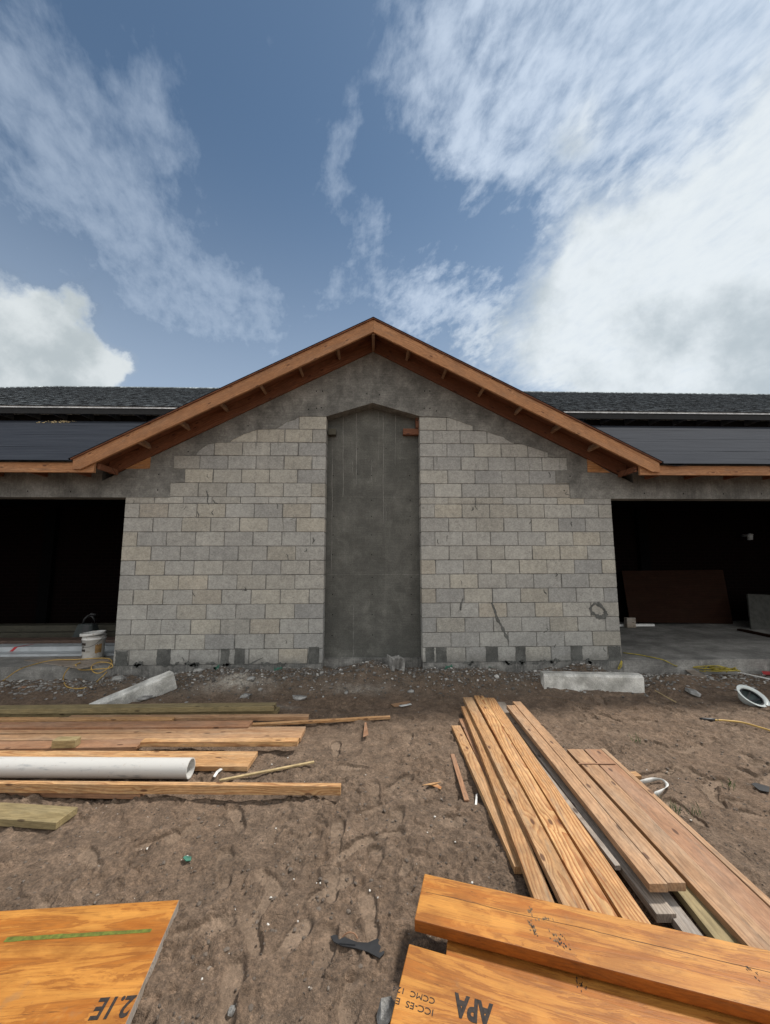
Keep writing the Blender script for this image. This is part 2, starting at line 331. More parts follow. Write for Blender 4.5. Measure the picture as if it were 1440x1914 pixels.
M_pvc = plain('white_pipe', (.80,.80,.78), .42, nscale=5, var=.12)
M_trim = plain('white_trim', (.42,.45,.47), .5, nscale=6, var=.15)
M_redp = plain('red_plastic', (.45,.03,.035), .5)
M_yel = plain('yellow_rubber', (.50,.32,.085), .55, var=.2)
M_yrope = plain('yellow_rope', (.36,.29,.045), .7)
M_bluck = plain('grime_steel', (.1,.11,.11), .6)
M_tail = plain('dark_painted_wood', (.20,.22,.25), .8)
M_ink = plain('stamp_ink', (.030,.022,.018), .8, nscale=70, var=.5)
M_inkl = plain('faded_ink', (.20,.13,.07), .8, nscale=70, var=.6)
M_green = plain('green_paint', (.13,.15,.02), .7, nscale=40, var=.4)
M_gspray = plain('green_spray', (.055,.17,.12), .9, nscale=40, var=.4)
M_band = plain('white_strap', (.75,.75,.72), .5)
M_blackp = plain('black_plastic', (.025,.026,.028), .45)
M_bag = plain('grey_canvas', (.045,.055,.055), .8)
M_straw = plain('straw', (.45,.34,.18), .9)
M_grass = plain('grass_blade', (.06,.12,.03), .8)
M_hat = plain('white_shell', (.60,.64,.62), .35, var=.12)
M_hatin = plain('grey_liner', (.07,.095,.095), .6)

def tinted(name, stops, rough=.9):
    m, k, bs = material(name); at = k.new('ShaderNodeAttribute', attribute_name='tint')
    tr = k.sep(at.outputs['Color'])[0]; co = objco(k)
    c = k.ramp(tr, stops); f = k.noise(co, 60, 4, .7)
    c = k.mix(k.m('MULTIPLY', k.ss(f, .5, .7), .4), c, (.12,.11,.1))
    k.l.new(c, bs.inputs['Base Color']); bs.inputs['Roughness'].default_value = rough; bump(k, bs, f, .5, .004); return m
M_stone = tinted('rubble', [(0, (.09,.082,.074)), (.5, (.17,.158,.143)), (.85, (.33,.32,.30)), (1, (.58,.57,.54))])
M_crumb = tinted('crumbs', [(0, (.085,.065,.05)), (.6, (.14,.11,.085)), (.8, (.26,.22,.18)), (1, (.62,.6,.55))])

def soil():
    m, k, bs = material('sandy_soil'); co = objco(k); x, y, z = k.sep(co)
    at = k.new('ShaderNodeAttribute', attribute_name='ground'); r, g, b = k.sep(at.outputs['Color'])
    big = k.noise(co, .9, 6, .6, .3); mid = k.noise(co, 5.5, 7, .65, .5); fine = k.noise(co, 45, 5, .7); gr = k.noise(co, 260, 2, .7)
    c = k.mix(k.ss(mid, .35, .68), (.150,.108,.078), (.225,.168,.126))
    c = k.mix(k.m('MULTIPLY', k.ss(big, .4, .65), .5), c, (.195,.137,.097))
    c = k.mix(k.m('MULTIPLY', k.ss(fine, .52, .75), .45), c, (.085,.062,.047))
    c = k.mix(k.m('MULTIPLY', k.ss(gr, .60, .72), .5), c, (.30,.25,.20))
    c = k.mix(k.m('MULTIPLY', k.ss(gr, .40, .28), .45), c, (.06,.045,.035))
    c = k.mix(k.m('MULTIPLY', r, .62), c, (.215,.168,.130))                      # dry trodden crust
    gm = k.m('MULTIPLY', k.m('MULTIPLY', g, .75), k.ss(k.noise(co, 14, 6, .7), .25, .6))
    c = k.mix(k.m('MULTIPLY', gm, .9), c, (.140,.125,.108))                    # grey mortar dust by the wall
    c = k.mix(k.m('MULTIPLY', k.m('MULTIPLY', b, k.ss(fine, .2, .6, .5, 1.0)), .95), c, (.42,.41,.385))   # spilled cement powder
    c0 = c
    c = mott(k, c, co, .30, 75, detail=3); c = mott(k, c, co, .26, 24, detail=6); c = mott(k, c, co, .16, 7, detail=6)
    c = k.mix(k.m('MULTIPLY', r, .5), c, c0)
    c = k.mix(1.0, c, (1.02,.955,.87), 'MULTIPLY')
    k.l.new(c, bs.inputs['Base Color']); bs.inputs['Roughness'].default_value = .95
    h = k.m('MULTIPLY', k.m('ADD', k.m('MULTIPLY', mid, 1.4), k.m('ADD', k.m('MULTIPLY', fine, .65), k.m('MULTIPLY', gr, .22))), k.m('SUBTRACT', 1.0, k.m('MULTIPLY', r, .8)))
    bump(k, bs, h, 1.0, .028); return m
M_soil = soil()

# ------------------------------------------------------------------ mesh helpers
def tag(o, label=None, cat=None, group=None, kind=None):
    if label: o['label'] = label
    if cat: o['category'] = cat
    if group: o['group'] = group
    if kind: o['kind'] = kind
    return o
def empty(name, loc=(0,0,0), label=None, cat=None, group=None):
    o = bpy.data.objects.new(name, None); COL.objects.link(o); o.location = loc; o.empty_display_size = .1
    return tag(o, label, cat, group)
class MB:
    def __init__(s): s.v = []; s.f = []; s.mi = []; s.t = []
    def add(s, vs_, fs, mi=0, t=(.5,.5,.5)):
        b = len(s.v); s.v += [tuple(q) for q in vs_]
        for f in fs: s.f.append(tuple(i+b for i in f)); s.mi.append(mi); s.t.append(t)
    def box(s, a, b, mi=0, t=(.5,.5,.5), M_=None):
        x0,y0,z0 = a; x1,y1,z1 = b
        vs_ = [Vector(q) for q in ((x0,y0,z0),(x1,y0,z0),(x1,y1,z0),(x0,y1,z0),(x0,y0,z1),(x1,y0,z1),(x1,y1,z1),(x0,y1,z1))]
        if M_: vs_ = [M_ @ q for q in vs_]
        s.add(vs_, [(0,3,2,1),(4,5,6,7),(0,1,5,4),(1,2,6,5),(2,3,7,6),(3,0,4,7)], mi, t)
    def prism(s, poly, y0, y1, mi=0, t=(.5,.5,.5)):      # polygon in XZ, counter-clockwise seen from -Y
        n = len(poly)
        vs_ = [(p[0], y0, p[1]) for p in poly]+[(p[0], y1, p[1]) for p in poly]
        fs = [tuple(range(n)), tuple(range(2*n-1, n-1, -1))]+[(i, i+n, (i+1) % n+n, (i+1) % n) for i in range(n)]
        s.add(vs_, fs, mi, t)
    def tube(s, pts, r, n=8, mi=0, cap=True, t=(.5,.5,.5)):
        pts = [Vector(p) for p in pts]; rings = []; up = Vector((0,0,1))
        for i, p in enumerate(pts):
            d = (pts[min(i+1, len(pts)-1)]-pts[max(i-1, 0)]).normalized()
            a = d.cross(up); a = a.normalized() if a.length > .05 else Vector((1,0,0)); b = a.cross(d).normalized()
            rr = r[i] if isinstance(r, (list, tuple)) else r
            rings.append([p+a*rr*math.cos(2*math.pi*q/n)+b*rr*math.sin(2*math.pi*q/n) for q in range(n)])
        vs_ = [q for g in rings for q in g]; fs = []
        for i in range(len(pts)-1):
            for q in range(n): fs.append((i*n+q, i*n+(q+1) % n, (i+1)*n+(q+1) % n, (i+1)*n+q))
        if cap: fs += [tuple(range(n-1, -1, -1)), tuple((len(pts)-1)*n+q for q in range(n))]
        s.add(vs_, fs, mi, t)
    def lathe(s, prof, n=40, mi=0, c=(0,0,0), t=(.5,.5,.5)):
        vs_ = []; fs = []
        for r_, z_ in prof:
            for q in range(n): vs_.append((c[0]+r_*math.cos(2*math.pi*q/n), c[1]+r_*math.sin(2*math.pi*q/n), c[2]+z_))
        for i in range(len(prof)-1):
            for q in range(n): fs.append((i*n+q, i*n+(q+1) % n, (i+1)*n+(q+1) % n, (i+1)*n+q))
        s.add(vs_, fs, mi, t)
    def rock(s, c, r, mi=0, t=(.5,.5,.5), flat=.6):
        ph = (1+5**.5)/2
        base = [(-1,ph,0),(1,ph,0),(-1,-ph,0),(1,-ph,0),(0,-1,ph),(0,1,ph),(0,-1,-ph),(0,1,-ph),(ph,0,-1),(ph,0,1),(-ph,0,-1),(-ph,0,1)]
        fs = [(0,11,5),(0,5,1),(0,1,7),(0,7,10),(0,10,11),(1,5,9),(5,11,4),(11,10,2),(10,7,6),(7,1,8),(3,9,4),(3,4,2),(3,2,6),(3,6,8),(3,8,9),(4,9,5),(2,4,11),(6,2,10),(8,6,7),(9,8,1)]
        a = random.uniform(0, 6.28); ca, sa = math.cos(a), math.sin(a)
        ex = random.uniform(.7, 1.3); ey = random.uniform(.55, 1.0)
        vs_ = []
        for p in base:
            q = random.uniform(.62, 1.05)*r/1.9
            X, Y, Z = p[0]*q*ex, p[1]*q*ey, p[2]*q*flat
            vs_.append((c[0]+X*ca-Y*sa, c[1]+X*sa+Y*ca, c[2]+Z))
        s.add(vs_, fs, mi, t)
    def build(s, name, mats, parent=None, tint=False, smooth=False, bevel=0, mat=None, local=None):
        me = bpy.data.meshes.new(name); me.from_pydata(s.v, [], s.f)
        for m_ in (mats if isinstance(mats, (list, tuple)) else [mats]): me.materials.append(m_)
        me.polygons.foreach_set('material_index', s.mi)
        if smooth: me.polygons.foreach_set('use_smooth', [True]*len(s.f))
        if tint:
            at = me.color_attributes.new('tint', 'FLOAT_COLOR', 'CORNER')
            arr = np.zeros((len(me.loops), 4), np.float32); i = 0
            for f, t in zip(s.f, s.t): arr[i:i+len(f), :3] = t; arr[i:i+len(f), 3] = 1; i += len(f)
            at.data.foreach_set('color', arr.ravel())
        me.update(); o = bpy.data.objects.new(name, me); COL.objects.link(o)
        if mat is not None: o.matrix_world = mat
        if parent: o.parent = parent
        if bevel:
            b = o.modifiers.new('bevel', 'BEVEL'); b.width = bevel; b.segments = 2; b.limit_method = 'ANGLE'; b.angle_limit = R(40)
        return o
def basis(ax, up=Vector((0,0,1)), loc=(0,0,0)):
    x = Vector(ax).normalized(); y = up.cross(x).normalized(); z = x.cross(y)
    m = Matrix.Identity(4)
    for i, q in enumerate((x, y, z)):
        for j in range(3): m[j][i] = q[j]
    m.translation = Vector(loc); return m
def set_parent(o, p):   # p is unrotated and unscaled
    o.parent = p; o.matrix_parent_inverse = Matrix.Translation(-p.location)

# ------------------------------------------------------------------ ground
def axis(parts):
    out = []
    for a, b, st in parts: out += list(np.arange(a, b, st))
    return np.array(out)
def geo(start, end, st, q=1.25):
    o = []; p = start
    while abs(p-start) < abs(end-start): p += st; st *= q; o.append(p)
    return o
gx = np.concatenate([np.array(geo(-6.5, -220, -.08))[::-1], axis([(-6.5,-2.6,.03),(-2.6,-2.2,.02),(-2.2,2.4,.0078),(2.4,5.2,.017),(5.2,6.6,.03)]), np.array(geo(6.6, 220, .08))])
gy = np.concatenate([np.array(geo(-4.6, -220, -.06))[::-1], axis([(-4.6,-4.15,.03),(-4.15,-2.4,.0078),(-2.4,-2.2,.012),(-2.2,.12,.016)]), np.array(geo(.12, 220, .1))])
XX, YY = np.meshgrid(gx, gy)
def hsh(ix, iy, seed):
    n = (ix.astype(np.int64)*374761393+iy.astype(np.int64)*668265263+seed*1442695) & 0x7fffffff
    n = (n ^ (n >> 13))*1274126177 & 0x7fffffff
    return ((n ^ (n >> 16)) & 0xffff)/65535.0
def vnoise(x, y, s, seed):
    x = x/s; y = y/s; ix = np.floor(x); iy = np.floor(y); fx = x-ix; fy = y-iy
    fx = fx*fx*(3-2*fx); fy = fy*fy*(3-2*fy)
    a = hsh(ix, iy, seed); b = hsh(ix+1, iy, seed); c = hsh(ix, iy+1, seed); d = hsh(ix+1, iy+1, seed)
    return (a*(1-fx)+b*fx)*(1-fy)+(c*(1-fx)+d*fx)*fy-.5
def sstep(v, a, b): t = np.clip((v-a)/(b-a), 0, 1); return t*t*(3-2*t)
def heights(X, Y):
    H = vnoise(X, Y, .9, 1)*.035+vnoise(X, Y, .37, 2)*.024+vnoise(X+.3*vnoise(X, Y, .5, 9), Y, .15, 3)*.028+vnoise(X, Y, .075, 4)*.018
    clod = sstep(vnoise(X, Y, .45, 5)+.6*vnoise(X, Y, .17, 15), -.06, .22)
    H += clod*(np.abs(vnoise(X, Y, .045, 6))*.032-.006)+(.4+clod)*vnoise(X, Y, .028, 7)*.018
    # rubble bank along the wall
    bank = sstep(Y, -.75, -.15)*sstep(np.abs(X), 3.9, 3.1)*(.75+vnoise(X, Y, .5, 31))
    H += bank*(.10+.05*vnoise(X, Y, .12, 32))
    H += .11*np.exp(-(((X+1.75)/.38)**2+((Y+.42)/.22)**2))                     # cement powder heap
    H += .09*np.exp(-(((X+.0)/.75)**2+((Y+.05)/.28)**2))                       # debris in the recess
    H += .08*np.exp(-(((X-4.1)/.45)**2+((Y+.35)/.25)**2))                      # mound by the right slab
    return H
H = heights(XX, YY)
far = sstep(np.maximum(np.abs(XX)-8, -YY-6), 0, 6); H *= (1-far)
H = np.where(YY > .3, np.minimum(H, 0)-.02, H)
foot = np.zeros_like(XX)
def G_(x, y): p = G(x, y); return (p.x, p.y)
prints = [(G_(762,1385),80),(G_(790,1405),50),(G_(628,1398),95),(G_(700,1478),95),(G_(728,1500),84),(G_(745,1462),40),(G_(738,1535),75),(G_(630,1560),90),
          (G_(665,1580),35),(G_(715,1562),15),(G_(845,1540),20),(G_(695,1615),75),(G_(820,1545),30),(G_(600,1790),80),(G_(540,1760),60),(G_(380,1738),20),(G_(620,1640),95),
          (G_(770,1600),60),(G_(430,1860),100),(G_(500,1680),70),(G_(1260,1440),10),(G_(1330,1465),15),(G_(1310,1385),5),(G_(1200,1350),-10),(G_(1170,1330),0),(G_(1390,1500),-20),
          (G_(420,1620),110),(G_(170,1605),140),(G_(300,1570),20),(G_(690,1700),100),(G_(560,1585),60),(G_(1230,1300),10),(G_(1150,1300),170),(G_(650,1900),80),(G_(1400,1420),60)]
for _ in range(75):
    prints.append(((random.uniform(-3.2, 5.0), random.uniform(-4.1, -.9)), random.uniform(0, 180)))
for _ in range(38): prints.append(((random.uniform(1.9, 5.2), random.uniform(-3.0, -.9)), random.uniform(0, 180)))
for PI_, ((px, py), ang) in enumerate(prints):
    a = R(ang); ca, sa = math.cos(a), math.sin(a)
    jx = np.searchsorted(gx, [px-.3, px+.3]); jy = np.searchsorted(gy, [py-.3, py+.3])
    s_ = (slice(jy[0], jy[1]), slice(jx[0], jx[1]))
    x_ = XX[s_]-px; y_ = YY[s_]-py
    lx = x_*ca+y_*sa; ly = -x_*sa+y_*ca
    wd_ = .046+.010*np.clip(lx/.13, -1, 1)-.012*np.exp(-((lx+.03)/.035)**2)
    d = np.sqrt((lx/.145)**2*0+(ly/wd_)**2); e = np.maximum(np.abs(lx)/.145, 0)
    q = (d**3+e**3)**(1/3)
    ins = 1-sstep(q, .85, 1.05)
    part = np.clip(.75+2.2*vnoise(XX[s_], YY[s_], .13, int(px*100) % 97), 0, 1)   # worn away in places
    rim = np.exp(-((q-1.12)/.12)**2)
    tread = np.clip(np.sin(lx/.0040+(4*np.abs(ly)/.05 if PI_ % 3 else 5*np.sin(ly/.012)))*2, -1, 1)*.0035
    loc = H[s_]; m_ = loc.mean() if loc.size else 0
    H[s_] = loc*(1-ins*part*.92)+(m_*.8-.016+tread+.35*(loc-m_))*ins*part*.92+rim*part*.012*(.6+vnoise(XX[s_], YY[s_], .03, 8))
    foot[s_] = np.maximum(foot[s_], ins*part*(.6+.4*random.random()))
for _ in range(300):        # short crumbly cracks and heel scuffs
    cx, cy = random.uniform(-3.0, 4.5), random.uniform(-4.1, -.8)
    if random.random() < .6: cx = random.uniform(-2.0, 2.0); cy = random.uniform(-4.1, -2.3)
    a = random.uniform(0, 6.28); L_ = random.uniform(.03, .11); curv = random.uniform(-9, 9)
    jx = np.searchsorted(gx, [cx-.16, cx+.16]); jy = np.searchsorted(gy, [cy-.16, cy+.16]); s_ = (slice(jy[0], jy[1]), slice(jx[0], jx[1]))
    x_ = XX[s_]-cx; y_ = YY[s_]-cy; lx = x_*math.cos(a)+y_*math.sin(a); ly = -x_*math.sin(a)+y_*math.cos(a)-curv*lx**2+.02*vnoise(XX[s_], YY[s_], .03, 61)
    env = 1-sstep(np.abs(lx)/L_, .6, 1.0)
    H[s_] += env*(-.012*np.exp(-(ly/.006)**2)+.008*np.exp(-((ly-.016)/.011)**2))
dust = sstep(YY+.35*vnoise(XX, YY, .3, 41)+.2*vnoise(XX, YY, .1, 42), -1.05, -.25)*sstep(np.abs(XX)+.6*vnoise(XX, YY, .4, 44), 4.3, 3.2)*(YY < .3)
dust = np.maximum(dust, .55*sstep(YY+.3*vnoise(XX, YY, .3, 45), -.8, -.2)*(YY < .3))
powder = np.exp(-(((XX+1.72+.15*vnoise(XX, YY, .1, 51))/.40)**2+((YY+.47)/.17)**2)*1.2)+.5*np.exp(-(((XX+.95)/.15)**2+((YY+1.02)/.05)**2))+.45*np.exp(-(((XX+.2)/.35)**2+((YY+.55)/.12)**2))
powder = np.clip(powder*(1+1.4*vnoise(XX, YY, .06, 52)), 0, 1)
ny, nx = XX.shape
co = np.stack([XX, YY, H+ZG], -1).reshape(-1, 3).astype(np.float32)
idx = np.arange(nx*ny).reshape(ny, nx)
quads = np.stack([idx[:-1, :-1], idx[:-1, 1:], idx[1:, 1:], idx[1:, :-1]], -1).reshape(-1, 4)
me = bpy.data.meshes.new('ground'); me.vertices.add(len(co)); me.vertices.foreach_set('co', co.ravel())
me.loops.add(quads.size); me.loops.foreach_set('vertex_index', quads.ravel().astype(np.int32))
me.polygons.add(len(quads)); me.polygons.foreach_set('loop_start', np.arange(0, quads.size, 4, dtype=np.int32))
me.polygons.foreach_set('loop_total', np.full(len(quads), 4, np.int32)); me.polygons.foreach_set('use_smooth', np.ones(len(quads), bool))
me.update(); me.validate()
at = me.color_attributes.new('ground', 'FLOAT_COLOR', 'POINT')
at.data.foreach_set('color', np.stack([foot, dust, powder, np.ones_like(foot)], -1).reshape(-1).astype(np.float32))
me.materials.append(M_soil)
ground = bpy.data.objects.new('ground', me); COL.objects.link(ground); tag(ground, kind='structure')
def gz(x, y):     # height of the soil
    i = min(max(int(np.searchsorted(gy, y)), 0), ny-1); j = min(max(int(np.searchsorted(gx, x)), 0), nx-1)
    return float(H[i, j])+ZG

# ------------------------------------------------------------------ building
B = .2032; NW = .697; WALL_W = 7*.4064; XO = NW+WALL_W      # niche half width, wall width, outer edge
bld = empty('block_building', (0,0,0), 'unfinished concrete block building with a timber-edged gable and open dark porches', 'building')
def rooffn(x): return 4.585-.516*abs(x)
rows = [(k_*B, (k_+1)*B, k_ % 2 == 0) for k_ in range(11)]
rows.append((11*B, 11.5*B, False))
for q in range(6): rows.append(((11.5+q)*B, (12.5+q)*B, q % 2 == 0))
def block_wall(sgn):
    mb = MB(); J = .005
    for z0, z1, half in rows:
        xs = [0.0]
        if half: xs.append(.2032)
        while xs[-1] < WALL_W-.01: xs.append(min(xs[-1]+.4064, WALL_W))
        # a few blocks were cut in two
        for a in range(len(xs)-1):
            x0, x1 = NW+xs[a], NW+xs[a+1]
            if z1 > rooffn(x1)-.02 and z0 > 2.3: continue
            if sgn < 0: x0, x1 = -x1, -x0
            # the outer column end stays flush; joints are tooled back from the faces
            t = (random.random()**1.1, random.random(), 0)
            dy = random.uniform(-.0025, .0015); dz = random.uniform(-.0015, .0015); dx = random.uniform(-.003, .003)
            jx0 = J+random.uniform(-.001, .002); jx1 = J+random.uniform(-.001, .002); jz = J+random.uniform(-.0015, .001)
            e = .004
            X0, X1, Z0, Z1 = x0+jx0+dx, x1-jx1+dx, z0+jz+dz, z1-jz+dz
            if abs(abs(x0)-XO) < .01 or abs(abs(x0)-NW) < .01: X0 = x0+.0005
            if abs(abs(x1)-XO) < .01 or abs(abs(x1)-NW) < .01: X1 = x1-.0005
            # front face with chipped corners and rounded arrises
            cuts = [random.choice([0,0,0,.006,.012]) for _ in range(4)]
            n = []
            for ci, (cx, cz, sx_, sz_) in enumerate(((X0,Z0,1,1),(X1,Z0,-1,1),(X1,Z1,-1,-1),(X0,Z1,1,-1))):
                c_ = cuts[ci]
                p1 = (cx+sx_*c_, cz); p2 = (cx, cz+sz_*c_)
                n += [p2, p1] if ci in (0, 2) else [p1, p2]
            m_ = len(n); cx = (X0+X1)/2; cz = (Z0+Z1)/2
            inner = [(p[0]+(e if p[0] < cx else -e), dy, p[1]+(e if p[1] < cz else -e)) for p in n]
            outer = [(p[0], dy+e, p[1]) for p in n]; back = [(p[0], .18, p[1]) for p in n]
            fs = [tuple(range(m_))]+[(q, q+m_, (q+1) % m_+m_, (q+1) % m_) for q in range(m_)]+[(q+m_, q+2*m_, (q+1) % m_+2*m_, (q+1) % m_+m_) for q in range(m_)]
            mb.add(inner+outer+back, fs, 0, t)
    # mortar core
    core = MB()
    x0, x1 = (NW+.002, XO-.002) if sgn > 0 else (-XO+.002, -NW-.002)
    zt0 = min(rooffn(x0), 3.6); zt1 = min(rooffn(x1), 3.6)
    xs_ = (4.585-3.6)/.516
    pl = [(x0, 0), (x1, 0), (x1, zt1)]+([(xs_, 3.6)] if sgn > 0 else [(-xs_, 3.6)])+[(x0, zt0)]
    mb.prism(pl, .0058, .176, 1)
    o = mb.build('block_wall', [M_block, M_mortar], bld, tint=True)
    return o
wallL = block_wall(-1); wallR = block_wall(1)
tag(wallL, 'left half of the grey block wall'); tag(wallR, 'right half of the grey block wall')
# footing under the blocks
def rough_box(x0, x1, y0, y1, z0, z1, step, amp, seed):
    mb = MB(); n = int((x1-x0)/step)+1; vs_ = []; m_ = 6
    for i in range(n+1):
        x = x0+(x1-x0)*i/n
        for j in range(m_+1):
            z = z0+(z1-z0)*j/m_
            d = amp*(mn.noise(Vector((x*4, z*7, seed)))+.6*mn.noise(Vector((x*15, z*22, seed))))
            vs_.append((x, y0+d, z))
        vs_.append((x, y1, z1))
    w_ = m_+2; fs = []
    for i in range(n):
        for j in range(m_+1): fs.append((i*w_+j, (i+1)*w_+j, (i+1)*w_+j+1, i*w_+j+1))
    fs.append(tuple(range(w_-1, -1, -1))); fs.append(tuple(n*w_+q for q in range(w_)))
    mb.add(vs_, fs); return mb
for s_ in (-1, 1):
    a, b = (-XO-.01, -NW) if s_ < 0 else (NW, XO+.01)
    rough_box(a, b, -.012, .18, -.35, -.001, .05, .012, s_).build('footing', M_foot, bld)
rough_box(-NW, NW, .165, .25, -.35, .02, .05, .008, 5).build('footing', M_foot, bld)
# dark mortar patches filling the weep openings of the first course, plus scars
def patch(parent, x0, y0, x1, y1, name='mortar_patch', mat=None, lift=.006, rag=.006, seg=7):
    a = W(x0, y1); b = W(x1, y0); pts = []
    cs = [(a.x, a.z), (b.x, a.z), (b.x, b.z), (a.x, b.z)]
    for q in range(4):
        p, r_ = cs[q], cs[(q+1) % 4]
        for i in range(seg):
            t = i/seg; pts.append((p[0]+(r_[0]-p[0])*t+random.uniform(-rag, rag), p[1]+(r_[1]-p[1])*t+random.uniform(-rag, rag)))
    mb = MB(); mb.prism(pts, -lift, .004); return mb.build(name, mat or M_patch, parent)
for x0, y0, x1, y1 in [(215,1217,240,1246),(292,1213,320,1246),(412,1213,429,1247),(438,1212,458,1248),(577,1209,597,1247)]: patch(wallL, x0, y0, x1, y1)
for x0, y0, x1, y1 in [(796,1210,812,1241),(816,1210,835,1243),(909,1208,931,1242),(965,1209,982,1240),(1068,1207,1088,1238),(1139,1208,1160,1238)]: patch(wallR, x0, y0, x1, y1)
def scar(parent, pts, w, mat, name='mortar_smear', seed=0, lift=.0045):
    """ragged ribbon of mortar following a line on the wall"""
    P = [W(*p) for p in pts]; L = []; Rr = []
    fine = []
    for i in range(len(P)-1):
        for t in (0, .25, .5, .75): fine.append(P[i].lerp(P[i+1], t))
    fine.append(P[-1])
    for i, p in enumerate(fine):
        d = (fine[min(i+1, len(fine)-1)]-fine[max(0, i-1)]); nrm = Vector((-d.z, 0, d.x)).normalized()
        ww = w*random.uniform(.35, 1.2)*(.35+.65*math.sin(math.pi*(i+.6)/(len(fine)+.2)))
        L.append(p+nrm*ww); Rr.append(p-nrm*ww)
    mb = MB(); n = len(L)
    vs_ = [(q.x, -lift, q.z) for q in L]+[(q.x, -lift, q.z) for q in Rr]+[(q.x, .003, q.z) for q in L]+[(q.x, .003, q.z) for q in Rr]
    fs = []
    for i in range(n-1): fs += [(i, i+1, n+i+1, n+i), (i, 2*n+i, 2*n+i+1, i+1), (n+i, n+i+1, 3*n+i+1, 3*n+i)]
    mb.add(vs_, fs); return mb.build(name, mat, parent)
random.seed(11)
scar(wallR, [(919,1126),(925,1140),(930,1158),(938,1170),(945,1187),(952,1199)], .026, M_patch)
scar(wallR, [(866,1118),(862,1130),(861,1141)], .024, M_patch)
scar(wallR, [(1106,1133),(1112,1128),(1122,1131),(1130,1140),(1133,1148),(1126,1156),(1117,1152),(1108,1146),(1104,1138),(1107,1132)], .034, M_patch)
scar(wallL, [(386,917),(389,927),(388,938),(391,944)], .012, M_patch)
scar(wallL, [(398,934),(402,940),(408,941)], .010, M_patch)
scar(wallL, [(369,956),(372,963),(370,968)], .010, M_patch)
scar(wallL, [(528,945),(528,965),(530,985),(532,1003)], .004, M_effl)
scar(wallL, [(553,971),(552,985),(553,992)], .004, M_effl)
scar(wallL, [(455,1248),(470,1240),(492,1229)], .010, M_patch)
for w_, x0, y0, x1, y1 in ((wallL,402,1244,412,1256),(wallL,512,1248,526,1260),(wallR,832,1243,846,1256),(wallR,908,1247,922,1258)):
    patch(w_, x0, y0, x1, y1, 'spray_mark', M_gspray, lift=.02, rag=.02, seg=4)

random.seed(91)
for par, xa_, xb_ in ((wallL, 214, 603), (wallR, 792, 1160)):
    for _ in range(16):
        px_ = random.uniform(xa_+12, xb_-14); yb_ = 1243-(px_-214)*.006; w2 = random.uniform(6, 22); pts_ = [(px_-w2/2+w2*i/3, yb_+random.uniform(-5, 4)) for i in range(4)]
        if pts_[0][0] < xa_+2 or pts_[-1][0] > xb_-2: continue
        scar(par, pts_, random.uniform(.012, .03), M_patch, lift=.014)
    for _ in range(14):
        px_ = random.uniform(xa_+10, xb_-10); py_ = random.uniform(860, 1230); 
        scar(par, [(px_, py_), (px_+random.uniform(-5, 5), py_+random.uniform(2, 7)), (px_+random.uniform(-6, 6), py_+random.uniform(6, 12))], random.uniform(.004, .010), M_patch, lift=.0035)
# cast concrete gable, stepping down over the blocks
pxs_L = [(612,778),(560,778.5),(552,784),(536,789),(520,799),(516,802),(481,803),(455,812),(432,824),(430,827),(401,828),(388,831),(372,842),(366,851),(325,852),(325,877),(346,878),(346,901.5),(318,902.5),(318,928)]
pxs_R = [(785,778),(833,779.5),(845,783),(884,796),(884,804.5),(903,805),(915,809),(940,817),(955,827),(974,828.5),(975,830),(1024,846),(1024,854),(1059,855),(1060,878.5),(1040,879.5),(1041,903),(1064,904),(1066,928)]
polyL = [(W(*p).x, W(*p).z) for p in pxs_L]; polyR = [(W(*p).x, W(*p).z) for p in pxs_R]
ZL = 2.322
apex_n = W(697, 753)
left = [(0.0-.008, apex_n.z)]+polyL+[(polyL[-1][0], ZL), (-XO-.35, ZL), (-XO-.35, rooffn(XO+.35)-.02), (-.008, rooffn(0)-.0)]
right = [(-.008, apex_n.z)]+polyR+[(polyR[-1][0], ZL), (XO+.35, ZL), (XO+.35, rooffn(XO+.35)-.02), (-.008, rooffn(0)-.0)]
def densify(pl, keep=0):
    out = []
    for i, p in enumerate(pl):
        q = pl[(i+1) % len(pl)]; out.append(p)
        if 1 <= i < 19:
            L_ = math.hypot(q[0]-p[0], q[1]-p[1]); n = int(L_/.035)
            for t in range(1, n): out.append((p[0]+(q[0]-p[0])*t/n+random.uniform(-.004, .004), p[1]+(q[1]-p[1])*t/n+random.uniform(-.004, .004)))
    return out
holes = [(592,731),(603,731),(577,765),(592,763),(601,762),(794,731),(804,731),(793,763),(804,763),(816,768),(710,738),(464,796),(352,844),(297,887),(295,916),(215,917),(132,919),(52,918),(686,736),(1066,890),(1130,890),(1135,920),(1205,922),(1278,923),(1353,923),(1424,923),(1055,917)]
mb = MB()
mb.prism(densify(left), -.007, .2, 0)
mb.prism([(p[0]+.0015, p[1]) for p in densify(right)][::-1], -.007, .2, 0)
def dots(mb, lst, Y, mi, r=.011):
    for p in lst:
        c = W(*p, Y); n = 8
        mb.add([(c.x+r*math.cos(2*math.pi*q/n)*random.uniform(.7, 1.1), Y-.0012, c.z+r*math.sin(2*math.pi*q/n)*random.uniform(.7, 1.1)) for q in range(n)]+[(c.x, Y-.0012, c.z)], [(n, (q+1) % n, q) for q in range(n)], mi)
dots(mb, [h for h in holes if 225 < h[0] < 1100], -.007, 1)
gab = mb.build('concrete_gable', [M_gable, M_dark], bld)
# beams over the porch openings
def lintel(s_):
    mb = MB(); a, b = (-9.6, -XO-.3515) if s_ < 0 else (XO+.3515, 9.6)
    mb.box((a, -.007, ZL), (b, .2, 2.86)); dots(mb, [h for h in holes if (h[0] < 200 if s_ < 0 else h[0] > 1150)], -.007, 1)
    return mb.build('lintel_beam', [M_lintel, M_dark], bld)
lintel(-1); lintel(1)
for x in (-9.8, 9.4):
    mb = MB(); mb.box((x, -.004, -.3), (x+.4, .2, ZL-.002)); mb.build('column', M_gable, bld)
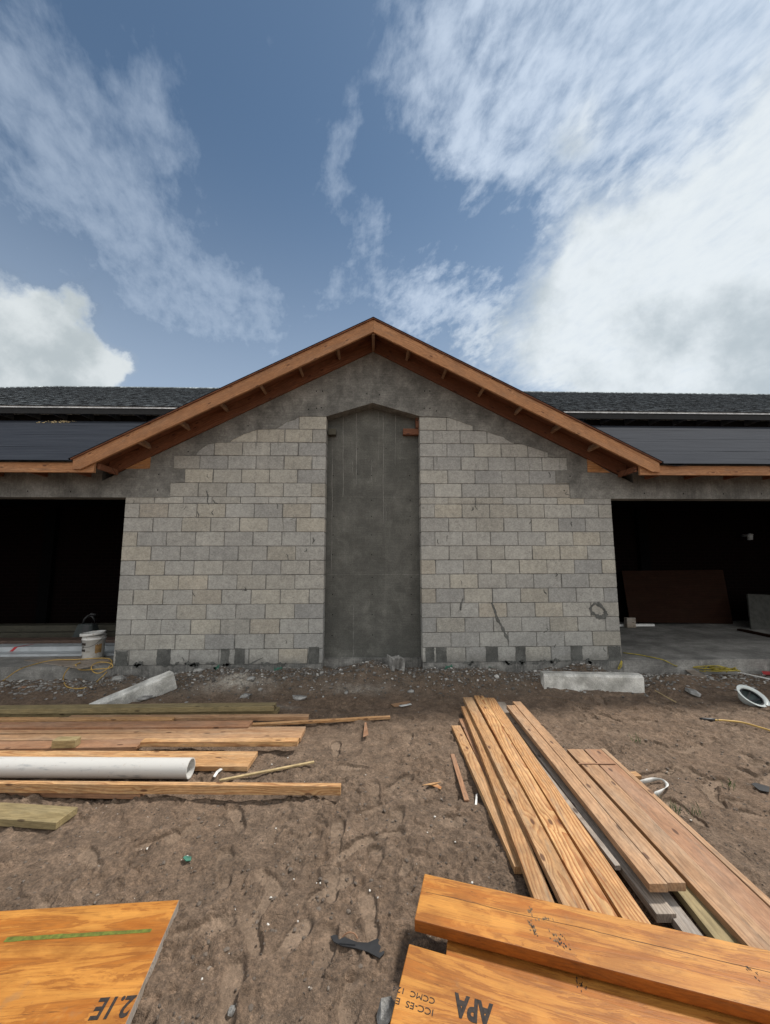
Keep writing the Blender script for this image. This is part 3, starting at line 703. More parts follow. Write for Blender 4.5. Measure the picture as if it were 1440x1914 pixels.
# tall recess in the middle
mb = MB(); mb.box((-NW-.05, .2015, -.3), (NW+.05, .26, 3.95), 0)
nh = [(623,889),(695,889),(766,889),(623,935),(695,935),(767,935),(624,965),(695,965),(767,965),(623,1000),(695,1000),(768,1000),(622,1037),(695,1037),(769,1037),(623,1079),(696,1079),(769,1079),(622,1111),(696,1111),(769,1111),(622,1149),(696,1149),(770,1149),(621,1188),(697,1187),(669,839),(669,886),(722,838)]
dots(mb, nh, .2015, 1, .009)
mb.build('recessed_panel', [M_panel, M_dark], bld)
mb = MB(); mb.box((-NW+.01, .1975, .022), (NW-.01, .201, .028))
for yy in (1074, 929): zz = W(697, yy, .2).z; mb.box((-NW+.004, .1995, zz-.0022), (NW-.004, .2014, zz+.0022))
None
for q_ in range(3):
    m2 = MB(); m2.add(mb.v[q_*8:q_*8+8], mb.f[:6]); m2.build('panel_seam', M_gable, bld)
random.seed(77)
for px_, y0_, y1_, w_ in ((642,770,929,.003),(667,770,905,.0035),(717,770,975,.003),(621,800,1080,.003),(708,770,860,.002),(660,860,890,.002),(740,770,870,.002),(695,860,905,.002),(661,1135,1225,.006),(722,940,975,.002)):
    n_ = 8; pp = [W(px_+random.uniform(-1, 1), y0_+(y1_-y0_)*i/n_, .2) for i in range(n_+1)]; mb = MB(); vs_ = []
    for i, p_ in enumerate(pp): ww = w_*random.uniform(.4, 1.3); vs_ += [(p_.x-ww, .2003, p_.z), (p_.x+ww, .2003, p_.z)]
    mb.add(vs_, [(2*i, 2*i+2, 2*i+3, 2*i+1) for i in range(n_)]); mb.build('lime_streak', M_gable if w_ > .005 else M_effl, bld)
def bxpx(x0, y0, x1, y1, Y0, Y1, name, mat, parent):
    a = W(x0, y1, Y0); b = W(x1, y0, Y0); mb = MB(); c = ((a.x+b.x)/2, (Y0+Y1)/2, (a.z+b.z)/2)
    mb.box((a.x-c[0], Y0-c[1], a.z-c[2]), (b.x-c[0], Y1-c[1], b.z-c[2])); return mb.build(name, mat, parent, mat=Matrix.Translation(c), bevel=.002)
bxpx(614, 801, 628, 812, .10, .1995, 'nailer_block', M_shade, bld)
bxpx(754, 801, 784, 812, .12, .1995, 'nailer_block', M_soff, bld)
bxpx(778, 779, 784, 799, .10, .1995, 'nailer_block', M_soff, bld)
# porch floor, back wall, ceiling
mb = rough_box(-11, -XO-.01, 0.0, 3.2, -.35, 0.0, .06, .008, 21); mb.build('floor_slab', M_slab, bld)
mb = rough_box(XO+.01, 11, 0.0, 3.2, -.35, 0.0, .06, .008, 22); mb.build('floor_slab', M_slab, bld)
mb = MB(); mb.box((-XO-.012, .262, -.35), (XO+.012, 3.2, -.002)); mb.build('floor_slab', M_slab, bld)
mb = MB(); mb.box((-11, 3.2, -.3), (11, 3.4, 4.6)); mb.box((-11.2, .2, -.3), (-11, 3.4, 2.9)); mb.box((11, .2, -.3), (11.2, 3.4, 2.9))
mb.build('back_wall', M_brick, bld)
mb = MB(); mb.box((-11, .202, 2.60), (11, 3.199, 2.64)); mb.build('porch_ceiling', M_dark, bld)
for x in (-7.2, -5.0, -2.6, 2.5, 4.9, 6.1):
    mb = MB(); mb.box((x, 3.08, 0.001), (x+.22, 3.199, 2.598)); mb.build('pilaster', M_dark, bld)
mb = MB(); a = W(1402, 1001, 3.0); mb.lathe([(.0,-.10),(.05,-.10),(.055,0),(.07,.03),(0,.05)], 16); mb.box((-.02,.0,-.02),(.02,.19,.03))
mb.build('porch_lamp', M_trim, bld, smooth=True, mat=Matrix.Translation(a))

# --- gable roof
gr_ = empty('gable_roof', (0,0,4.585)); gr_.parent = bld
SL = math.atan(.516)
YF = -.5
def slope_basis(s_, y, z0=4.785):
    ax = Vector((s_*math.cos(SL), 0, -math.sin(SL)))      # runs down the slope from the ridge
    n = Vector((s_*math.sin(SL), 0, math.cos(SL)))
    m = Matrix.Identity(4); yv = n.cross(ax)
    for i, q in enumerate((ax, yv, n)):
        for j in range(3): m[j][i] = q[j]
    m.translation = Vector((0, y, z0)); return m
def in_local(mt, mb, name, mat, parent, **kw):
    inv_ = mt.inverted(); mb.v = [tuple(inv_ @ Vector(q)) for q in mb.v]
    o = mb.build(name, mat, None, mat=mt, **kw); set_parent(o, parent); return o
for s_ in (-1, 1):
    pl = [(s_*.001, 4.785), (s_*.001, 4.600), (s_*3.838, 2.620), (s_*3.94, 2.620), (s_*3.94, 2.752)]
    if s_ < 0: pl = pl
    else: pl = pl[::-1]
    pl = pl if s_ > 0 else pl
    mb = MB(); mb.prism(pl, YF, YF+.038); in_local(slope_basis(s_, YF), mb, 'fascia_board', M_fas, gr_, bevel=.002)
    pl = [(s_*.022, 4.782), (s_*.022, 4.565), (s_*3.71, 2.662), (s_*3.78, 2.662), (s_*3.78, 2.83)]
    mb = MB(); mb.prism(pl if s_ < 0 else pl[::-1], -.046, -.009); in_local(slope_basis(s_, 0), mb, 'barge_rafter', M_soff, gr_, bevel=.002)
    mb = MB(); T = .016
    mb.v = []; mb.prism([(0, 4.787), (s_*3.96, 4.787-.516*3.96), (s_*3.96, 4.787-.516*3.96+T), (0, 4.787+T)][::(1 if s_ > 0 else -1)], YF-.02, 3.7)
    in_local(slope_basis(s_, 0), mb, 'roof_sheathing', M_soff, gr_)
    mb = MB(); mb.prism([(0, 4.805), (s_*3.985, 4.805-.516*3.985), (s_*3.985, 4.805-.516*3.985+.006), (0, 4.811)][::(1 if s_ > 0 else -1)], YF-.028, 3.7)
    in_local(slope_basis(s_, 0), mb, 'roof_underlayment', M_felt, gr_)
    for q in range(1, 7):
        xc = s_*q*.542; w_ = .038
        mb = MB(); mb.box((-w_/2*1.0, YF+.0385, -.089), (w_/2, -.0465, 0))
        mt = Matrix.Identity(4)
        ax = Vector((math.cos(SL), 0, -s_*math.sin(SL))); nn = Vector((s_*math.sin(SL), 0, math.cos(SL)))
        for j in range(3): mt[j][0] = ax[j]; mt[j][1] = (0,1,0)[j]; mt[j][2] = nn[j]
        mt.translation = Vector((xc, 0, 4.783-.516*abs(xc)))
        o = mb.build('lookout', M_look, None, mat=mt, bevel=.002); set_parent(o, gr_)
    # plywood gusset on the wall and the short return boards below the rafter foot
    g = [(215,877),(283,852),(281,876)] if s_ < 0 else [(1097,858),(1098,883),(1140,884)]
    P = [W(*q) for q in g]; pl = [(p.x, p.z) for p in P]
    if s_ > 0: pl = [pl[0], pl[1], pl[2]]
    mb = MB(); 
    ar = sum(pl[i][0]*pl[(i+1) % 3][1]-pl[(i+1) % 3][0]*pl[i][1] for i in range(3))
    mb.prism(pl if ar > 0 else pl[::-1], -.020, -.0075); mb.build('gusset', M_gus, None); o = bpy.data.objects[-1] if False else None
    for ob in [q for q in COL.objects if q.name.startswith('gusset') and q.parent is None]: set_parent(ob, gr_)
    mb = MB(); x_ = s_*3.66
    mb.box((-.019, -.415, -.075), (.019, -.048, .0)); o = mb.build('return_board', M_soff, None, mat=Matrix.Translation((x_, 0, 2.715)), bevel=.002); set_parent(o, gr_)
mb = MB(); mb.box((-.021, YF+.0385, -.20), (.021, -.0065, 0)); o = mb.build('ridge_board', M_look, None, mat=Matrix.Translation((0, 0, 4.78)), bevel=.002); set_parent(o, gr_)

# --- lower wing roofs with grey underlayment
LAP = .90
EZ = 2.735; WS = .50; YTOP = 3.15
for s_ in (-1, 1):
    wr = empty('wing_roof', (s_*6.5, 0, EZ)); wr.parent = bld
    tag(wr, ('left' if s_ < 0 else 'right')+' lower roof under dark underlayment')
    a, b = (-13, -1.2) if s_ < 0 else (1.2, 13)
    ang = math.atan(WS); ln = (YTOP-YF)/math.cos(ang)
    mt = Matrix.Translation((0, YF-.015, EZ)) @ Matrix.Rotation(ang, 4, 'X')
    mb = MB(); q = 0.0; i = 0
    while q < ln:
        q1 = min(q+LAP/3, ln)
        n = 60; vs_ = []
        yq = YF-.015+(q if q > 0 else q)*math.cos(ang); xin = max(.3, (4.80-EZ-WS*(yq-YF))/.516-.06)
        if i == 0: xin = 4.0
        a_, b_ = (-13, -xin) if s_ < 0 else (xin, 13)
        for c in range(n+1):
            x = a_+(b_-a_)*c/n
            w1 = .004*mn.noise(Vector((x*1.1, i*3.7, s_))); w2 = .006*mn.noise(Vector((x*2.1, i*5.1, 9+s_)))
            vs_ += [(x, q-(.004 if i in (3, 7, 11) else 0.0)+(w2*.8 if i in (3,7,11) else 0.0), .0045+w1 if i in (3, 7, 11) else .0022+w1*.5), (x, (q+q1)/2, .0035+w2*.5), (x, q1, .002+w1*.5)]
        mb.add(vs_, [f for c in range(n) for f in ((c*3, c*3+3, c*3+4, c*3+1), (c*3+1, c*3+4, c*3+5, c*3+2))])
        q = q1; i += 1
    e0, e1 = (4.0, .45)
    mb.add([(s_*13, 0, -.012), (s_*e0, 0, -.012), (s_*e1, ln, -.012), (s_*13, ln, -.012)], [(0,1,2,3) if s_ < 0 else (3,2,1,0)])
    o = mb.build('underlayment', M_felt, None, mat=mt, smooth=False); set_parent(o, wr)
    xa, xb = (-13, -3.69) if s_ < 0 else (3.69, 13)
    c = (xa+xb)/2
    mb = MB(); mb.box((xa-c, 0, -.066), (xb-c, .038, .066)); o = mb.build('fascia_board', M_fas, None, mat=Matrix.Translation((c, YF+.042, 2.652)), bevel=.003); set_parent(o, wr)
    for q in range(16):
        x = xa+.4+q*.61
        if x > xb-.1: break
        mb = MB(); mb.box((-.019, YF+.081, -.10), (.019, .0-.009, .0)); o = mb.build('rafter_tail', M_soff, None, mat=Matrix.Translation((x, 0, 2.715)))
        set_parent(o, wr)
# curled underlayment at the right eave corner
mb = MB(); vs_ = []
for i in range(13):
    t = i/12; x = 3.95+.36*t; vs_ += [(x, YF-.006, 2.758-.055*math.sin(min(1, t*1.1)*math.pi*.75)), (x, YF+.16, 2.79-.01*math.sin(t*math.pi))]
mb.add(vs_, [(2*i, 2*i+2, 2*i+3, 2*i+1) for i in range(12)])
o = mb.build('underlayment_flap', M_black, bld, smooth=True); o.modifiers.new('s', 'SOLIDIFY').thickness = .003
# --- upper wall, its eave with white drip edge, and the shingle roof
YD = 2.95
zd = W(300, 763.5, YD).z; zd2 = W(1250, 768.5, YD).z; ZD = (zd+zd2)/2
mb = MB(); mb.box((-16, 3.42, 2.9), (33, 3.6, ZD-.02)); mb.build('upper_wall', M_black, bld)
up = empty('upper_roof', (0, YD, ZD)); up.parent = bld
mb = MB(); mb.box((-18.2, YD, ZD-.030), (34, YD+.02, ZD+.020)); o = mb.build('drip_edge', M_white, None); set_parent(o, up)
mb = MB(); mb.box((-18.2, YD+.022, ZD-.16), (34, YD+.05, ZD-.032)); o = mb.build('sub_fascia', M_black, None); set_parent(o, up)
for i in range(-26, 27):
    mb = MB(); mb.box((-.02, YD+.051, -.13), (.02, 3.419, 0)); o = mb.build('rafter_tail', M_tail, None, mat=Matrix.Translation((i*.61+.1, 0, ZD-.022))); set_parent(o, up)
US = .516; rz = None
# ridge distance from the measured skyline
for yy in np.arange(5, 30, .02):
    z = ZD+US*(yy-YD)
    if z >= W(1200, 736.5, yy).z: rz = yy; break
RY = rz or 12.0
XH = W(104, 723, RY).x
ang = math.atan(US); ln = (RY-YD)/math.cos(ang); run = RY-YD
mt = Matrix.Translation((0, YD-.02, ZD+.014)) @ Matrix.Rotation(ang, 4, 'X')
mb = MB(); q = 0.0; i = 0
while q < ln-.001:
    q1 = min(q+.143, ln); f0 = q/ln; f1 = q1/ln
    xl0 = XH-run*(1-f0); xl1 = XH-run*(1-f1); xr0 = 30+run*(1-f0); xr1 = 30+run*(1-f1)
    n = 220; vs_ = []
    for c in range(n+1):
        t = c/n; th = .012+.006*((hash((c*7+i*13)) % 5)/5)
        vs_ += [(xl0+(xr0-xl0)*t, q-.004, th), (xl1+(xr1-xl1)*t, q1, 0), (xl0+(xr0-xl0)*t, q-.004, -.01)]
    mb.add(vs_, [f for c in range(n) for f in ((c*3, c*3+3, c*3+4, c*3+1), (c*3+2, c*3+5, c*3+3, c*3))])
    q = q1; i += 1
o = mb.build('shingles', M_shin, None, mat=mt); set_parent(o, up)
ZR = ZD+.014+US*(RY-YD)
mb = MB(); e = run
mb.add([(XH-e, YD, ZD+.01), (XH-e, 2*RY-YD, ZD+.01), (XH, RY, ZR), (30, RY, ZR), (30+e, YD, ZD+.01), (30+e, 2*RY-YD, ZD+.01)], [(0,2,1),(2,3,5,1),(3,4,5)])
o = mb.build('rear_slopes', M_shin, None); set_parent(o, up)
mb = MB(); mb.tube([(XH, RY, ZR), (30, RY, ZR)], .05, 6); mb.tube([(XH-e, YD-.02, ZD), (XH, RY, ZR)], .05, 6)
o = mb.build('ridge_cap', M_shin, None); set_parent(o, up)
# sawdust and offcuts left on the left wing roof
mb = MB(); random.seed(3)
for _ in range(90):
    x = W(random.gauss(112, 16), 784, 2.9).x; yv = random.gauss(2.93, .10)
    if yv > 3.1: continue
    mb.rock((x, yv, EZ+(yv-YF)*WS+.02), random.uniform(.008, .022), 0, (.5,.5,.5))
o = mb.build('sawdust', M_straw, None); tag(o, kind='stuff')

# ------------------------------------------------------------------ lumber
def plank(name, label, a, b, w, t, mat, h, hb=None, side=1, ext=0.0, exta=0.0, group=None, cat='board', bevel=.0025, roll=0, dirt=None, warp=0.0, endmat=None):
    """a, b: ends of one upper edge (surveyed), w: width towards side, t: thickness, h: height of the upper face over the soil"""
    hb = h if hb is None else hb
    A = G(*a, ZG+h) if len(a) == 2 else Vector(a); Bp = G(*b, ZG+hb) if len(b) == 2 else Vector(b)
    d = (Bp-A).normalized(); Bp = Bp+d*ext; A = A-d*exta
    mt = basis(Bp-A, Vector((0,0,1)), A); L = (Bp-A).length
    yv = mt.col[1].xyz
    c = A+(Bp-A)/2+yv*(w/2)*side - mt.col[2].xyz*(t/2)
    mt.translation = c
    mb = MB(); n = 14; vs_ = []; fs = []
    ph = random.uniform(0, 6)
    for i in range(n+1):
        x = -L/2+L*i/n; wy = warp*math.sin(i/n*math.pi); wz = abs(warp)*.5*math.sin(i/n*math.pi*1.3+ph)*0
        for yy_, zz_ in ((-1,-1),(1,-1),(1,1),(-1,1)): vs_.append((x, yy_*w/2+wy, zz_*t/2+wz))
    for i in range(n):
        for q in range(4): fs.append((i*4+q, i*4+(q+1) % 4, (i+1)*4+(q+1) % 4, (i+1)*4+q))
    fs = [f[::-1] for f in fs]
    fs += [(0,1,2,3), (n*4+3, n*4+2, n*4+1, n*4)]
    mi = [0]*len(fs)
    mb.add(vs_, fs)
    o = mb.build(name, mat, None, bevel=bevel, mat=mt)
    return tag(o, label, cat, group)
GL = 'loose lumber lying left of the path'
GR = 'long boards in the pile on the right'
random.seed(5)
# left group, from the wall towards the camera
plank('timber', 'olive green treated timber, the board of the left lumber nearest the wall', (0,1326), (512,1320.5), .115, .05, M_olive, .095, side=1, exta=1.2, group=GL)
plank('timber', 'lower olive timber directly beneath the topmost treated one', (0,1334), (519,1328), .10, .042, M_olive, .044, side=1, exta=1.1, group=GL)
plank('board', 'light thin board end lying behind the rough dark-edged plank', (0,1346), (321,1345), .07, .035, M_pine, .065, side=1, exta=1.3, group=GL)
plank('board', 'brown wide plank with a torn dark end, left of the thin strip', (0,1361), (464,1358), .135, .038, M_rust, .060, side=1, exta=1.4, group=GL)
plank('board', 'reddish board whose square end overlaps the long thin strip', (180,1342), (576,1340), .075, .038, M_red, .062, side=1, exta=.3, group=GL)
plank('lath', 'long thin pale strip pointing right beyond the other left boards', (420,1357), (730,1340), .04, .024, M_pine, .03, side=1, exta=.2, group=GL, hb=.045)
plank('board', 'red-brown plank, upper one of the wide weathered trio on the left', (0,1371), (567,1369), .125, .038, M_red, .042, side=1, exta=1.2, group=GL)
plank('board', 'red-brown plank in the middle of the weathered trio, grey blotches', (0,1384), (562,1379), .115, .038, M_red, .047, side=1, exta=1.2, group=GL)
plank('board', 'small orange two-by-four lying on the weathered trio', (262,1387), (556,1386), .07, .042, M_pine, .088, side=1, group=GL)
plank('board', 'wide red-brown plank with the small green offcut on it', (0,1400), (255,1396), .14, .036, M_rust, .047, side=1, exta=1.2, group=GL)
plank('board', 'widest orange-brown plank behind the white pipe, with a dark knot', (0,1431), (463,1433), .235, .036, M_pine, .045, side=1, exta=1.0, group=GL)
plank('stud', 'long tan two-by-four in front of the white pipe, reaching furthest right', (0,1465), (637,1470), .040, .060, M_pine, .105, side=1, exta=.9, group=GL, hb=.09)
plank('board', 'short brown board tucked under the long tan two-by-four', (0,1481), (262,1486), .09, .03, M_rust, .034, side=1, exta=.8, group=GL)
plank('timber', 'olive green treated board end nearest the camera at the left edge', (0,1531), (105,1538), .15, .042, M_olive, .052, side=1, exta=.9, group=GL)
plank('offcut', 'small olive green offcut block resting on the red-brown planks', (97,1385), (141,1384), .08, .062, M_olive, .118, side=1, cat='offcut', hb=.112)
plank('stick', 'thin splintered stick between the white pipe and the path', (410,1459), (588,1424), .022, .014, M_straw, .02, side=1, cat='stick', hb=.03)
plank('stick', 'brown wood sliver lying left of the long board pile', (842,1409), (868,1495), .035, .012, M_rust, .018, side=1, cat='stick')
# right pile : a, b = left upper edge, far end to near end ; width to the left of travel = to the right on screen
def rp(label, a, b, w, h, mat, hb=None, t=.038, ext=0.0, name='board', **kw):
    return plank(name, label, a, b, w, t, mat, h, hb=hb, side=1, ext=ext, group=GR, **kw)
rp('short low board on the left flank of the right pile', (844,1356), (962,1620), .085, .045, M_pine, name='stud')
rp('board hidden low behind the leftmost one of the right pile', (858,1343), (958,1560), .07, .040, M_rust, ext=.3)
rp('board with a round dark knot, second from the left of the right pile', (862,1320), (995,1672), .088, .085, M_pine, ext=.12, name='stud', warp=.012)
rp('pale knotty board just left of the flame-grained one', (866,1303), (1051,1688), .098, .118, M_pine, ext=.12, name='stud')
rp('board with bold orange flame grain in the middle of the right pile', (886,1300), (1102,1699), .104, .118, M_pine2, ext=.12, name='stud')
rp('yellow board right of the flame-grained board in the right pile', (906,1304), (1163,1714), .105, .112, M_pine2, ext=.12, name='stud')
rp('grey weathered board sunk between the yellow and the rosy boards', (928,1312), (1200,1672), .09, .062, M_grey, ext=.1)
rp('dark broken-ended grey slat on the sunken weathered board', (940,1345), (1150,1618), .030, .086, M_grey, t=.024)
rp('grey board end emerging under the two rosy studs', (1080,1480), (1262,1722), .075, .046, M_grey, ext=.15)
rp('rosy square-ended stud above the grey board, left one of the top pair', (947,1318), (1214,1652), .086, .132, M_red, name='stud')
rp('rosy square-ended stud, right one of the top pair', (958,1311), (1248,1650), .086, .130, M_red, name='stud')
rp('yellowish knotted board low beneath the right end of the top pair', (1120,1480), (1335,1752), .088, .05, M_olive, ext=.12)
rp('brown plank just right of the rosy top pair, narrow far end', (1060,1400), (1226,1580), .125, .082, M_red, ext=.62)
rp('rust-red widest plank with a knot in the right pile', (1092,1400), (1266,1580), .145, .080, M_rust, ext=.62)
rp('thin edge board forming the outer right side of the pile', (1123,1399), (1318,1580), .035, .084, M_red, ext=.62)
rp('bearer of rough wood lying across beneath the right pile', (870,1392), (1190,1385), .07, .036, M_grey, h and .0 if False else .0) if False else None
plank('banding_strap', 'brown banding strap across the far end of the right planks', (1082,1428), (1152,1428), .012, .003, M_rust, .088, cat='strap', bevel=0)
plank('board', 'bearer board sticking out beside the white strap loop', (1150,1453), (1200,1450), .06, .036, M_pine, .038, cat='board', exta=.6)

# orange laminated beams
def lvl(name, label, a, b, w, h, t=.045, ext=1.0, mats=None, exta=0):
    A = G(*a, ZG+h); Bp = G(*b, ZG+h); d = (Bp-A).normalized(); Bp += d*ext; A -= d*exta
    mt = basis(Bp-A, Vector((0,0,1)), A); L = (Bp-A).length
    mt.translation = A+(Bp-A)/2-mt.col[1].xyz*(w/2)-mt.col[2].xyz*(t/2)
    root = empty(name, mt.translation, label, 'beam', 'orange laminated beams'); root.rotation_euler = mt.to_euler()
    mb = MB(); mb.box((-L/2, -w/2, -t/2), (L/2, w/2, t/2)); mb.mi[2:6] = [1]*4
    body = mb.build('beam_body', [M_lvl, M_lvlside], root, bevel=.003)
    return root, L, w, t
V2 = lvl('laminated_beam', 'lower orange beam showing as a strip between the other two', (837,1752), (1440,1897), .24, .118, t=.088, ext=.6)
V1 = lvl('laminated_beam', 'upper orange beam lying across the end of the board pile', (794,1633), (1440,1777), .238, .178, ext=.9)
V3 = lvl('laminated_beam', 'front orange beam with large stamped black letters at the bottom edge', (765,1764), (1277,1914), .285, .166, ext=.5)
def text(s, root, x, y, zt, size, rot, mat, name='stamped_lettering', bold=0.0, sx=1.0, shear=0.0, align='LEFT'):
    cu = bpy.data.curves.new('t', 'FONT'); cu.body = s; cu.size = size; cu.offset = bold; cu.extrude = .0003; cu.align_x = align; cu.shear = shear; cu.resolution_u = 3
    tmp = bpy.data.objects.new('t', cu); COL.objects.link(tmp)
    bpy.context.view_layer.update()
    me_ = bpy.data.meshes.new_from_object(tmp.evaluated_get(bpy.context.evaluated_depsgraph_get())); bpy.data.objects.remove(tmp)
    me_.materials.clear(); me_.materials.append(mat)
    o = bpy.data.objects.new(name, me_); COL.objects.link(o); o.parent = root
    o.location = (x, y, zt); o.rotation_euler = (0, 0, rot); o.scale = (sx, 1, 1); return o
root, L, w, t = V3
def onbeam(Vb, px, py):      # photo measurement on a beam's upper face -> the beam's own coordinates
    r_, L_, w_, t_ = Vb
    mt = Matrix.Translation(r_.location) @ r_.rotation_euler.to_matrix().to_4x4()
    p = G(px, py, (r_.location.z+t_/2)); return mt.inverted() @ p
q = onbeam(V3, 920, 1880); text('APA', root, q.x, q.y, t/2+.0008, .092, math.pi, M_ink, bold=.0040, sx=.70)
q = onbeam(V3, 815, 1866); text('CCMC  124', root, q.x, q.y-.003, t/2+.0008, .026, math.pi, M_ink, sx=1.15)
q = onbeam(V3, 812, 1890); text('ICC-ES  E', root, q.x, q.y+.002, t/2+.0008, .028, math.pi, M_ink, sx=1.15)
# blurred stamps and scuffs on the upper beam
def smear(root, t, x, y, w_, h_, n, mat, name='faded_stamp', ang=0):
    mb = MB()
    for _ in range(n):
        cx = random.gauss(0, w_/3); cy = random.gauss(0, h_/3); a = random.uniform(.0012, .004); b = random.uniform(.002, .009)
        pts = [(cx+a*math.cos(i)*random.uniform(.5, 1.2), cy+b*math.sin(i)*random.uniform(.5, 1.2), 0) for i in (0,1,2,3,4,5)]
        mb.add(pts, [(0,1,2,3,4,5)])
    o = mb.build(name, mat, root); o.location = (x, y, t/2+.0008); o.rotation_euler = (0, 0, ang); return o
random.seed(21)
for px, py, w_, h_, n, mt_ in ((992,1705,.02,.05,16,M_inkl),(997,1735,.02,.06,22,M_inkl),(998,1738,.012,.05,8,M_ink),(1038,1752,.035,.05,18,M_inkl),(1055,1765,.03,.05,16,M_ink),(1022,1718,.05,.01,12,M_inkl),(1405,1815,.02,.03,8,M_ink)):
    q = onbeam(V1, px, py); smear(V1[0], V1[3], q.x, q.y, w_, h_, n, mt_, ang=.3)
qa, qb = onbeam(V1, 797, 1668), onbeam(V1, 1440, 1818); mb = MB(); vs_ = []; n = 60
for i in range(n+1):
    t_ = i/n*1.3; p_ = qa.lerp(qb, t_); dy = .006*mn.noise(Vector((t_*5, 1, 0)))+.002*mn.noise(Vector((t_*31, 4, 0))); ww = .0009*(1+.7*mn.noise(Vector((t_*17, 9, 2))))
    vs_ += [(p_.x, p_.y+dy-ww, V1[3]/2+.0006), (p_.x, p_.y+dy+ww, V1[3]/2+.0006)]
mb.add(vs_, [(2*i, 2*i+2, 2*i+3, 2*i+1) for i in range(n)]); mb.build('surface_check', M_ink, V1[0])
q = onbeam(V2, 1090, 1840); smear(V2[0], V2[3], q.x, q.y, .03, .04, 14, M_ink)
# left sheet
A = G(335, 1682, ZG+.05)
def corner(p): return G(*p, ZG+.05)
c1, c2, c3 = corner((335,1682)), corner((0,1703)), corner((235,1914))
ax = (c1-c2).normalized(); mt = basis(ax, Vector((0,0,1)), c1)
L = 1.5; w_ = .75
mt.translation = c1-mt.col[0].xyz*(L/2)-mt.col[1].xyz*(w_/2)-Vector((0,0,.022))
sh = empty('laminated_panel', mt.translation, 'orange stained wood panel with a green stripe, bottom left', 'panel'); sh.rotation_euler = mt.to_euler()
mb = MB(); skew = (c3-c1); lx = skew.dot(mt.col[0].xyz)/abs(skew.dot(mt.col[1].xyz))
mb.add([(-L/2+lx*w_, -w_/2, -.022), (L/2+lx*w_, -w_/2, -.022), (L/2, w_/2, -.022), (-L/2, w_/2, -.022), (-L/2+lx*w_, -w_/2, .022), (L/2+lx*w_, -w_/2, .022), (L/2, w_/2, .022), (-L/2, w_/2, .022)],
       [(0,3,2,1),(4,5,6,7),(0,1,5,4),(1,2,6,5),(2,3,7,6),(3,0,4,7)]); mb.mi = [0,0,1,1,1,1]
mb.build('panel_body', [M_lvl, M_grey], sh, bevel=.002)
PV = (sh, L, w_, .044)
a = onbeam(PV, 10, 1757); b = onbeam(PV, 283, 1740)
mb = MB(); n = 24; vs_ = []
for i in range(n+1):
    t_ = i/n; p = a.lerp(b, t_); wv = .011*(1+.25*mn.noise(Vector((t_*9, 0, 0))))*(1-.3*t_); vs_ += [(p.x, p.y-wv, .0228), (p.x, p.y+wv*(1+.2*mn.noise(Vector((t_*13, 3, 0)))), .0228)]
mb.add(vs_, [(2*i, 2*i+2, 2*i+3, 2*i+1) for i in range(n)]); mb.build('green_stripe', M_green, sh)
q = onbeam(PV, 257, 1862); text('2.1E', sh, q.x, q.y-.0, .0228, .095, math.pi, M_ink, bold=.0024, sx=.80, shear=-.0)
# ------------------------------------------------------------------ white pipe
pa = G(0, 1459, ZG+.01); pb = G(350, 1461, ZG+.01)
d = (pb-pa).normalized(); pa = pa-d*1.2; rad = .068
mt = basis(d, Vector((0,0,1)), (pa+pb)/2+Vector((0, .05, .066))); Lh = (pb-pa).length/2
mb = MB(); n = 48
for (x0, x1, r0, r1) in ((-Lh, Lh, rad, rad), (Lh, Lh, rad, rad-.007), (Lh, -Lh, rad-.007, rad-.007)):
    vs_ = [(x0, r0*math.cos(2*math.pi*i/n), r0*math.sin(2*math.pi*i/n)) for i in range(n)]+[(x1, r1*math.cos(2*math.pi*i/n), r1*math.sin(2*math.pi*i/n)) for i in range(n)]
    mb.add(vs_, [(i, (i+1) % n, (i+1) % n+n, i+n) for i in range(n)])
def pipe_mat():
    m, k, bs = material('pvc'); co = objco(k); x, y, z = k.sep(co)
    n1 = k.noise(k.comb(k.m('MULTIPLY', x, 5), k.m('MULTIPLY', y, 22), k.m('MULTIPLY', z, 22)), 1, 6, .7)
    c = k.mix(k.ss(n1, .56, .68), (.58,.57,.54), (.36,.37,.37)); c = k.mix(k.m('MULTIPLY', k.ss(k.noise(co, 30, 5, .7), .6, .72), .6), c, (.4,.33,.26))
    k.l.new(c, bs.inputs['Base Color']); bs.inputs['Roughness'].default_value = .38; return m
o = mb.build('plastic_pipe', pipe_mat(), None, mat=mt, smooth=True); tag(o, 'large white plastic pipe lying among the boards on the left', 'pipe')
for p in o.data.polygons:
    pass
# ------------------------------------------------------------------ concrete curb pieces
def curb(label, a, b, ha, hb, w, t, side):
    A = G(*a, ZG+ha); Bp = G(*b, ZG+hb); mt = basis(Bp-A, Vector((0,0,1)), A); L_ = (Bp-A).length
    mb = MB(); ns = 22; prof = [(0,-t),(0,-.14*t),(.14*w,0),(.88*w,0),(w,-.10*t),(w,-t)]; vs_ = []; m_ = len(prof)
    for i in range(ns+1):
        x = L_*i/ns
        for q, (y_, z_) in enumerate(prof):
            j = .006*mn.noise(Vector((x*7, q*2.3, ha*9)))
            xx = x + (.012*mn.noise(Vector((q*3.1, 7, 1))) if i in (0, ns) else 0)
            vs_.append((xx, y_*side+j, z_+j*1.2))
    fs = [(i*m_+q, (i+1)*m_+q, (i+1)*m_+(q+1) % m_, i*m_+(q+1) % m_) for i in range(ns) for q in range(m_)]
    if side < 0: fs = [f[::-1] for f in fs]
    mb.add(vs_, fs+[tuple(range(m_)), tuple(ns*m_+q for q in range(m_))][::1]); o = mb.build('concrete_curb', M_curb, None, mat=mt, bevel=.006)
    import bmesh
    bm_ = bmesh.new(); bm_.from_mesh(o.data); bmesh.ops.recalc_face_normals(bm_, faces=bm_.faces); bm_.to_mesh(o.data); bm_.free()
    return tag(o, label, 'curb', 'cast concrete curb pieces')
